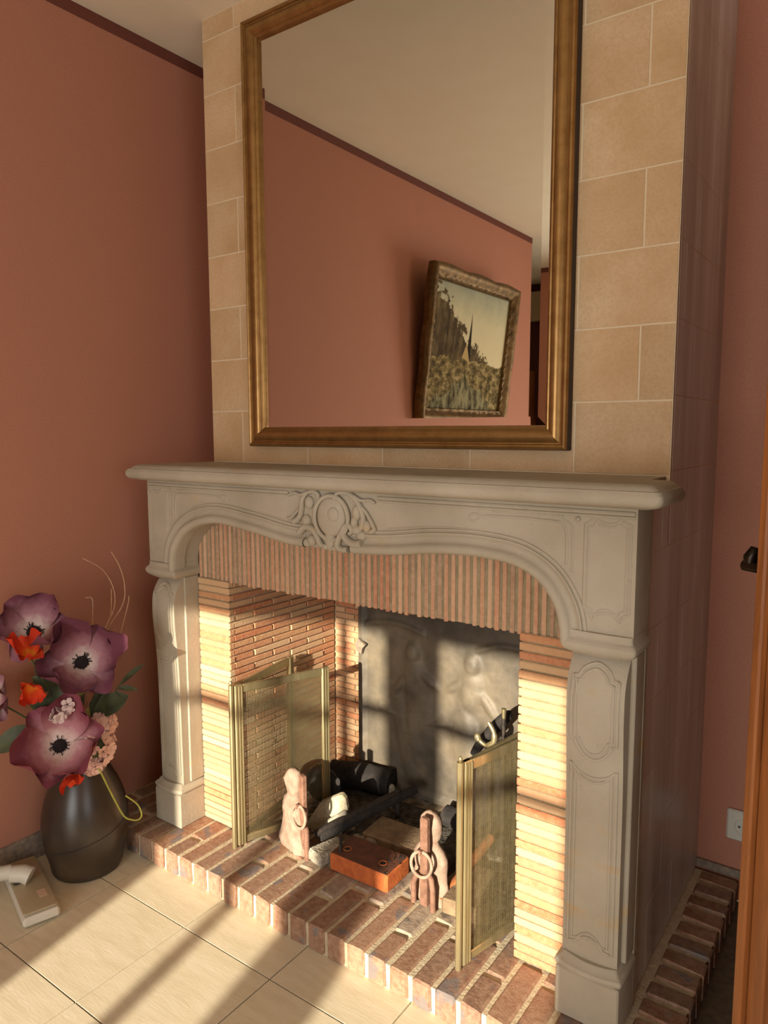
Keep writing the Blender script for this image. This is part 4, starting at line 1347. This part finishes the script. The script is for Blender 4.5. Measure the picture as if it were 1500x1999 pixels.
# ------------------------------------------------------------------ vacuum cleaner floor head
vc = thing('vacuum_head', 'beige plastic vacuum cleaner floor head lying by the skirting', 'vacuum', (0.17, -0.275, 0))
ang = math.atan2(-0.075, 0.245)
def vplace(b, smooth=0.6, n='body', mat='plasticgrey'):
    R = Matrix.Rotation(ang, 3, 'Z')
    b.v = [tuple(R @ Vector(p) + Vector((0.173, -0.279, 0))) for p in b.v]
    return b.build(n, mat, vc, smooth=smooth)
vplace(MB().cbox((-0.150, -0.044, 0.004), (0.128, 0.042, 0.028), 0.006), n='base', mat='plastic')
vplace(MB().cbox((-0.142, -0.040, 0.0285), (0.116, 0.039, 0.036), 0.006), n='top_cover')
vplace(MB().cbox((0.035, 0.006, 0.0362), (0.070, 0.026, 0.0372), 0.0004), n='label_sticker', mat='sticker')
vplace(MB().cbox((-0.052, -0.036, 0.0362), (-0.020, -0.018, 0.046), 0.003), n='pedal', mat='darkplastic')
vplace(MB().tube([(-0.018, 0.004, 0.050), (-0.030, -0.012, 0.058), (-0.040, -0.040, 0.062)], [0.024, 0.023, 0.021], 14), 0.9, 'elbow', 'plastic')
MB().tube([(0.115, -0.300, 0.062), (0.05, -0.42, 0.075), (0.02, -0.75, 0.10)], 0.019, 14).build('tube', 'plastic', vc, smooth=0.9)

# ------------------------------------------------------------------ vase and flowers
VC = (0.158, -0.108, 0)
vs_ = thing('vase', 'dark brown glazed ceramic vase on the floor by the hearth', 'vase', VC)
vp = [(0.080, 0.0), (0.090, 0.003), (0.094, 0.012), (0.096, 0.03), (0.104, 0.06), (0.112, 0.10), (0.115, 0.135), (0.112, 0.17), (0.104, 0.205), (0.092, 0.24), (0.078, 0.27), (0.067, 0.292), (0.063, 0.302), (0.066, 0.309), (0.062, 0.312), (0.057, 0.304), (0.060, 0.285), (0.075, 0.24), (0.08, 0.18)]
b = MB().lathe(vp, 48)
o = b.build('body', 'vase', vs_, smooth=0.9, origin=(0, 0, 0)); o.location = (0, 0, 0)
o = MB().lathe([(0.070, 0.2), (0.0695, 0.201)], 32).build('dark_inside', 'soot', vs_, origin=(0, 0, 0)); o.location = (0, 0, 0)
# incised spiral band
sp = []
for k in range(90):
    th = -2.6 + k * 0.075; z_ = 0.055 + 0.20 * k / 90
    r_v = 0.0
    for (ra, za), (rb2, zb2) in zip(vp[:-1], vp[1:]):
        if za <= z_ <= zb2:
            r_v = ra + (rb2 - ra) * (z_ - za) / (zb2 - za); break
    sp.append((r_v * math.cos(th), r_v * math.sin(th), z_))
o = MB().tube(sp, 0.0012, 6).build('incised_band', 'soot', vs_, smooth=0.9, origin=(0, 0, 0)); o.location = (0, 0, 0)

CAMP = Vector((1.9558, -1.183, 1.2121))
NECK = Vector((VC[0], VC[1], 0.29))
def stem_pts(p):
    p = Vector(p)
    mid = NECK.lerp(p, 0.5) + Vector((0, 0, 0.02))
    base = NECK + (p - NECK) * 0.0 + Vector((random.uniform(-0.02, 0.02), random.uniform(-0.02, 0.02), -0.06))
    return bez([base, NECK + (p - NECK) * 0.12, mid, p], 6)
def frame_of(dirv):
    d = Vector(dirv).normalized()
    u = d.cross(Vector((0, 0, 1)))
    if u.length < 1e-3: u = Vector((1, 0, 0))
    u.normalize(); v = u.cross(d)
    return d, u, v
def petal(R, wid, cup, seed, phase):
    """local petal: x radial, y tangential, z along the flower axis"""
    n, m = 11, 9
    rr = random.Random(seed)
    k1, k2, k3 = rr.uniform(0, 6), rr.uniform(0, 6), rr.uniform(-0.5, 0.5)
    rows = []
    for i in range(n):
        s = i / (n - 1)
        w = wid * (0.16 + 0.84 * math.sin(PI * min(1.0, s * 0.78)) ** 0.8) * (1 - max(0, s - 0.85) ** 2 * 4)
        row = []
        for j in range(m):
            q = -1 + 2 * j / (m - 1)
            rad = R * s * (1 - 0.36 * q * q * s) + R * 0.03 * math.sin(6 * q + k2) * s
            zz = cup * R * (s ** 1.5) - 0.22 * R * max(0, s - 0.7) * 2 * (1 if k3 > 0 else -0.6) + 0.24 * R * q * q * s + 0.09 * R * math.sin(4 * q + k1 + 2 * s) * s * s + k3 * 0.3 * R * q * s + 0.10 * R * s * s * mnoise.noise(Vector((q * 3.2 + k1 * 7, s * 2.5, k2 * 5)))
            row.append((rad, w * q, zz))
        rows.append(row)
    return rows
def flower(name, label, pos, direc, R, npet, cup, mats, centre_r, seed, group, stem=True):
    d, u, v = frame_of(direc)
    t_ = thing(name, label, 'flower', tuple(pos), group)
    P = Vector(pos)
    rr = random.Random(seed)
    for k in range(npet):
        th = 2 * PI * k / npet + rr.uniform(-0.12, 0.12) + seed
        c = cup * rr.uniform(0.2, 1.5) + (0.42 if k % 2 else 0)
        rows = petal(R * rr.uniform(0.88, 1.12), R * 0.52, c, seed * 10 + k, 0)
        out = []
        for row in rows:
            o_ = []
            for (x, y, z_) in row:
                xx = x * math.cos(th) - y * math.sin(th); yy = x * math.sin(th) + y * math.cos(th)
                o_.append(tuple(u * xx + v * yy + d * (z_ + 0.001 * (k % 3))))
            out.append(o_)
        o = MB().grid(out).build('petal', mats[k % len(mats)], t_, smooth=1.2, origin=(0, 0, 0)); o.location = (0, 0, 0)
    if centre_r:
        cm = MB().ell((0, 0, 0), (centre_r, centre_r, centre_r * 0.7), 14, 8)
        cm.v = [tuple(u * p[0] + v * p[1] + d * (p[2] + centre_r * 0.35)) for p in cm.v]
        o = cm.build('centre', 'blackcentre', t_, smooth=0.9, origin=(0, 0, 0)); o.location = (0, 0, 0)
        st = MB()
        for k in range(22):
            th = rr.uniform(0, 2 * PI); r1 = centre_r * rr.uniform(0.9, 1.5)
            a = u * math.cos(th) + v * math.sin(th)
            st.tube([a * centre_r * 0.5 + d * centre_r * 0.5, a * r1 + d * centre_r * rr.uniform(0.6, 1.1)], [0.0006, 0.0014], 4)
        o = st.build('stamens', 'blackcentre', t_, smooth=0.9, origin=(0, 0, 0)); o.location = (0, 0, 0); o['kind'] = 'stuff'
    if stem:
        MB().tube(stem_pts(P - d * 0.004), 0.0025, 6).build('stem', 'stem', t_, smooth=0.9)
    return t_
def toward(p, dx=0, dy=0, dz=0):
    d = (CAMP - Vector(p)).normalized()
    return (d.x + dx, d.y + dy, d.z + dz)
GA = 'plum artificial anemones in the vase'
p = (0.120, -0.205, 0.685); flower('anemone', 'topmost plum anemone, tilted upward, left of the twigs', p, toward(p, 0, 0, 0.55), 0.092, 6, 0.5, ['petal'], 0.018, 1, GA)
p = (0.203, -0.124, 0.598); flower('anemone', 'large plum anemone facing forward below the pale twigs', p, toward(p, 0.1, 0, 0.25), 0.108, 6, 0.5, ['petal'], 0.018, 2, GA)
p = (0.202, -0.196, 0.392); flower('anemone', 'lowest mauve anemone over the vase rim', p, toward(p, 0, -0.05, 0.15), 0.114, 6, 0.42, ['petal2'], 0.018, 3, GA)
p = (0.050, -0.285, 0.512); flower('anemone', 'plum anemone cut off by the left photo edge', p, toward(p, -0.2, -0.5, 0.1), 0.070, 6, 0.5, ['petal'], 0.014, 4, GA)
GP = 'orange poppies in the vase'
p = (0.172, -0.248, 0.646); flower('poppy', 'orange poppy just below the topmost anemone', p, toward(p, 0, -0.1, 1.2), 0.042, 5, 0.8, ['poppy'], 0, 5, GP)
p = (0.150, -0.238, 0.556); flower('poppy', 'orange poppy hanging between dark leaves', p, toward(p, 0, 0.1, -0.6), 0.034, 5, 1.1, ['poppy'], 0, 6, GP)
p = (0.160, -0.085, 0.628); flower('poppy', 'orange poppy half hidden behind the large anemone', p, toward(p, 0, 0, 0.6), 0.030, 4, 1.2, ['poppy'], 0, 7, GP)
p = (0.212, -0.172, 0.312); flower('poppy', 'small orange poppy at the vase neck', p, toward(p, 0.1, -0.1, -0.9), 0.032, 4, 1.3, ['poppy'], 0, 8, GP, stem=False)

def floret_mesh(mat, seed):
    b = MB()
    rr = random.Random(seed)
    for k in range(5):
        th = 2 * PI * k / 5 + rr.uniform(-0.15, 0.15)
        c, s = math.cos(th), math.sin(th)
        L = 0.0105; w = 0.0040
        pts = [(0.001, 0, 0), (L * 0.5, w, 0.0022), (L * 0.85, w * 0.9, 0.003), (L, 0, 0.0028), (L * 0.85, -w * 0.9, 0.003), (L * 0.5, -w, 0.0022)]
        vs2 = [(x * c - y * s, x * s + y * c, z_) for x, y, z_ in pts] + [((x * c - y * s) * 0.98, (x * s + y * c) * 0.98, z_ - 0.0008) for x, y, z_ in pts]
        b.add(vs2, [(0, 1, 2, 3, 4, 5), (11, 10, 9, 8, 7, 6)] + [(i, (i + 1) % 6, 6 + (i + 1) % 6, 6 + i) for i in range(6)])
    me = bpy.data.meshes.new('floret')
    me.from_pydata(b.v, [], b.f)
    me.materials.append(MT[mat])
    return me
def cluster(label, blobs, n, mat, seed, name, core=True):
    t_ = thing(name, label, 'flower', tuple(blobs[0][0]))
    rr = random.Random(seed)
    ms = [floret_mesh(mat, seed + i) for i in range(3)]
    if core:
        cb = MB()
        for c, r in blobs:
            cb.ell(c, (r * 0.72,) * 3, 12, 8)
        cb.build('core', 'stem', t_, smooth=0.9)
    for i in range(n):
        c, r = blobs[i % len(blobs)]
        while True:
            d = Vector((rr.gauss(0, 1), rr.gauss(0, 1), rr.gauss(0, 1))).normalized()
            if d.dot((CAMP - Vector(c)).normalized()) > -0.35: break
        p = Vector(c) + d * r * rr.uniform(0.88, 1.08)
        q = d.to_track_quat('Z', 'Y')
        o = link('floret', ms[i % 3], t_, p)
        o.rotation_mode = 'QUATERNION'
        o.rotation_quaternion = q
        o.scale = (rr.uniform(1.25, 1.75),) * 3
    MB().tube(stem_pts(blobs[0][0]), 0.003, 6).build('stem', 'stem', t_, smooth=0.9)
    return t_
cluster('pale pink hydrangea like flower head right of the lowest anemone', [((0.233, -0.112, 0.368), 0.048), ((0.222, -0.085, 0.416), 0.032), ((0.230, -0.120, 0.328), 0.028)], 150, 'pinkfloret', 21, 'hydrangea')
cluster('small spray of white florets in the middle of the bouquet', [((0.226, -0.186, 0.508), 0.018), ((0.214, -0.168, 0.500), 0.013), ((0.222, -0.208, 0.486), 0.012)], 18, 'whitefloret', 31, 'white_blossom', core=False)

def leaf_mesh(a, b, w, face, bend=0.15):
    a, b = Vector(a), Vector(b)
    ax = b - a
    f_ = Vector(face).normalized()
    sd_ = ax.cross(f_).normalized()
    rows = []
    for i in range(9):
        s = i / 8
        ww = w * math.sin(PI * (0.04 + 0.94 * s)) ** 0.8
        c = a + ax * s + f_ * (ax.length * bend * math.sin(PI * s))
        rows.append([tuple(c + sd_ * ww * q - f_ * abs(q) * ww * 0.35 * -1) for q in (-1, -0.5, 0, 0.5, 1)])
    return MB().grid(rows)
GL = 'leafy sprays in the vase'
def spray(label, leaves, mat='leaf'):
    tip = leaves[0][0]
    t_ = thing('leaf_spray', label, 'leaves', tuple(tip), GL)
    for a, b, w in leaves:
        d = (CAMP - Vector(a)).normalized()
        leaf_mesh(a, b, w, (d.x, d.y, d.z + 0.3)).build('leaf', mat, t_, smooth=1.0)
    MB().tube(stem_pts(tip), 0.002, 6).build('stem', 'stem', t_, smooth=0.9)
    return t_
spray('dark leaves under the topmost orange poppy', [((0.165, -0.185, 0.540), (0.145, -0.215, 0.622), 0.022), ((0.165, -0.185, 0.530), (0.140, -0.225, 0.575), 0.018)])
spray('broad dark leaves in the middle of the bouquet', [((0.160, -0.180, 0.465), (0.168, -0.160, 0.548), 0.028), ((0.150, -0.200, 0.470), (0.130, -0.225, 0.535), 0.024), ((0.170, -0.165, 0.440), (0.195, -0.130, 0.500), 0.026), ((0.160, -0.190, 0.430), (0.130, -0.230, 0.470), 0.024)])
spray('big dark green leaf at the left photo edge', [((0.150, -0.215, 0.432), (0.075, -0.315, 0.385), 0.030)])
spray('slender pointed leaves sticking out at the right', [((0.243, -0.040, 0.520), (0.276, 0.018, 0.570), 0.008), ((0.240, -0.043, 0.512), (0.266, 0.002, 0.498), 0.008), ((0.235, -0.050, 0.505), (0.252, -0.028, 0.478), 0.006)])
spray('dark round leaves above the pink flower head', [((0.206, -0.095, 0.440), (0.254, -0.022, 0.488), 0.028), ((0.205, -0.100, 0.430), (0.225, -0.060, 0.520), 0.016), ((0.205, -0.100, 0.440), (0.220, -0.075, 0.490), 0.024), ((0.200, -0.110, 0.450), (0.234, -0.053, 0.560), 0.010)])
spray('dark leaves hanging below the lowest anemone', [((0.165, -0.200, 0.360), (0.135, -0.225, 0.298), 0.018), ((0.185, -0.190, 0.350), (0.175, -0.200, 0.300), 0.016)])
spray('yellow green leaves below the large anemone', [((0.190, -0.140, 0.505), (0.208, -0.105, 0.540), 0.013), ((0.195, -0.125, 0.418), (0.203, -0.110, 0.470), 0.010)], 'leaflight')
# twigs
GT = 'pale dry twigs in the vase'
TW = [('tall pale twig curling left at the top', [(0.181, -0.045, 0.645), (0.198, -0.017, 0.721), (0.199, -0.015, 0.779), (0.185, -0.038, 0.836), (0.161, -0.080, 0.871)]),
      ('tallest pale twig bending left at its tip', [(0.185, -0.039, 0.644), (0.210, 0.004, 0.733), (0.213, 0.010, 0.791), (0.208, 0.000, 0.842), (0.198, -0.017, 0.884)]),
      ('rightmost straight pale twig with a knob tip', [(0.197, -0.018, 0.604), (0.209, 0.002, 0.675), (0.217, 0.016, 0.732), (0.219, 0.019, 0.756)]),
      ('short pale twig with a bent hooked tip', [(0.167, -0.070, 0.640), (0.170, -0.064, 0.712), (0.171, -0.064, 0.757), (0.162, -0.079, 0.761)]),
      ('straight pale twig between the two curling ones', [(0.183, -0.042, 0.644), (0.193, -0.024, 0.707), (0.196, -0.020, 0.779)])]
for lb, pts in TW:
    base = [tuple(NECK + Vector((0, 0, -0.05))), tuple(NECK.lerp(Vector(pts[0]), 0.4))]
    c = bez(base + pts, 6)
    n = len(c)
    o = MB().tube(c, [0.0022 - 0.0011 * k / n for k in range(n)], 6).build('twig', 'twig', None, smooth=0.9, origin=tuple(NECK))
    tag(o, lb, 'twig', GT)
wr = bez([(0.205, -0.120, 0.335), (0.261, -0.126, 0.320), (0.275, -0.103, 0.249), (0.290, -0.078, 0.177), (0.299, -0.061, 0.158), (0.309, -0.044, 0.153), (0.314, -0.036, 0.166), (0.309, -0.045, 0.198), (0.294, -0.070, 0.229)], 6)
tag(MB().tube(wr, 0.0022, 6).build('stem_wire', 'wire', None, smooth=0.9, origin=(0.205, -0.12, 0.335)), 'yellow green stem bent into a loop hanging beside the vase', 'stem')

print('objects', len(bpy.data.objects))
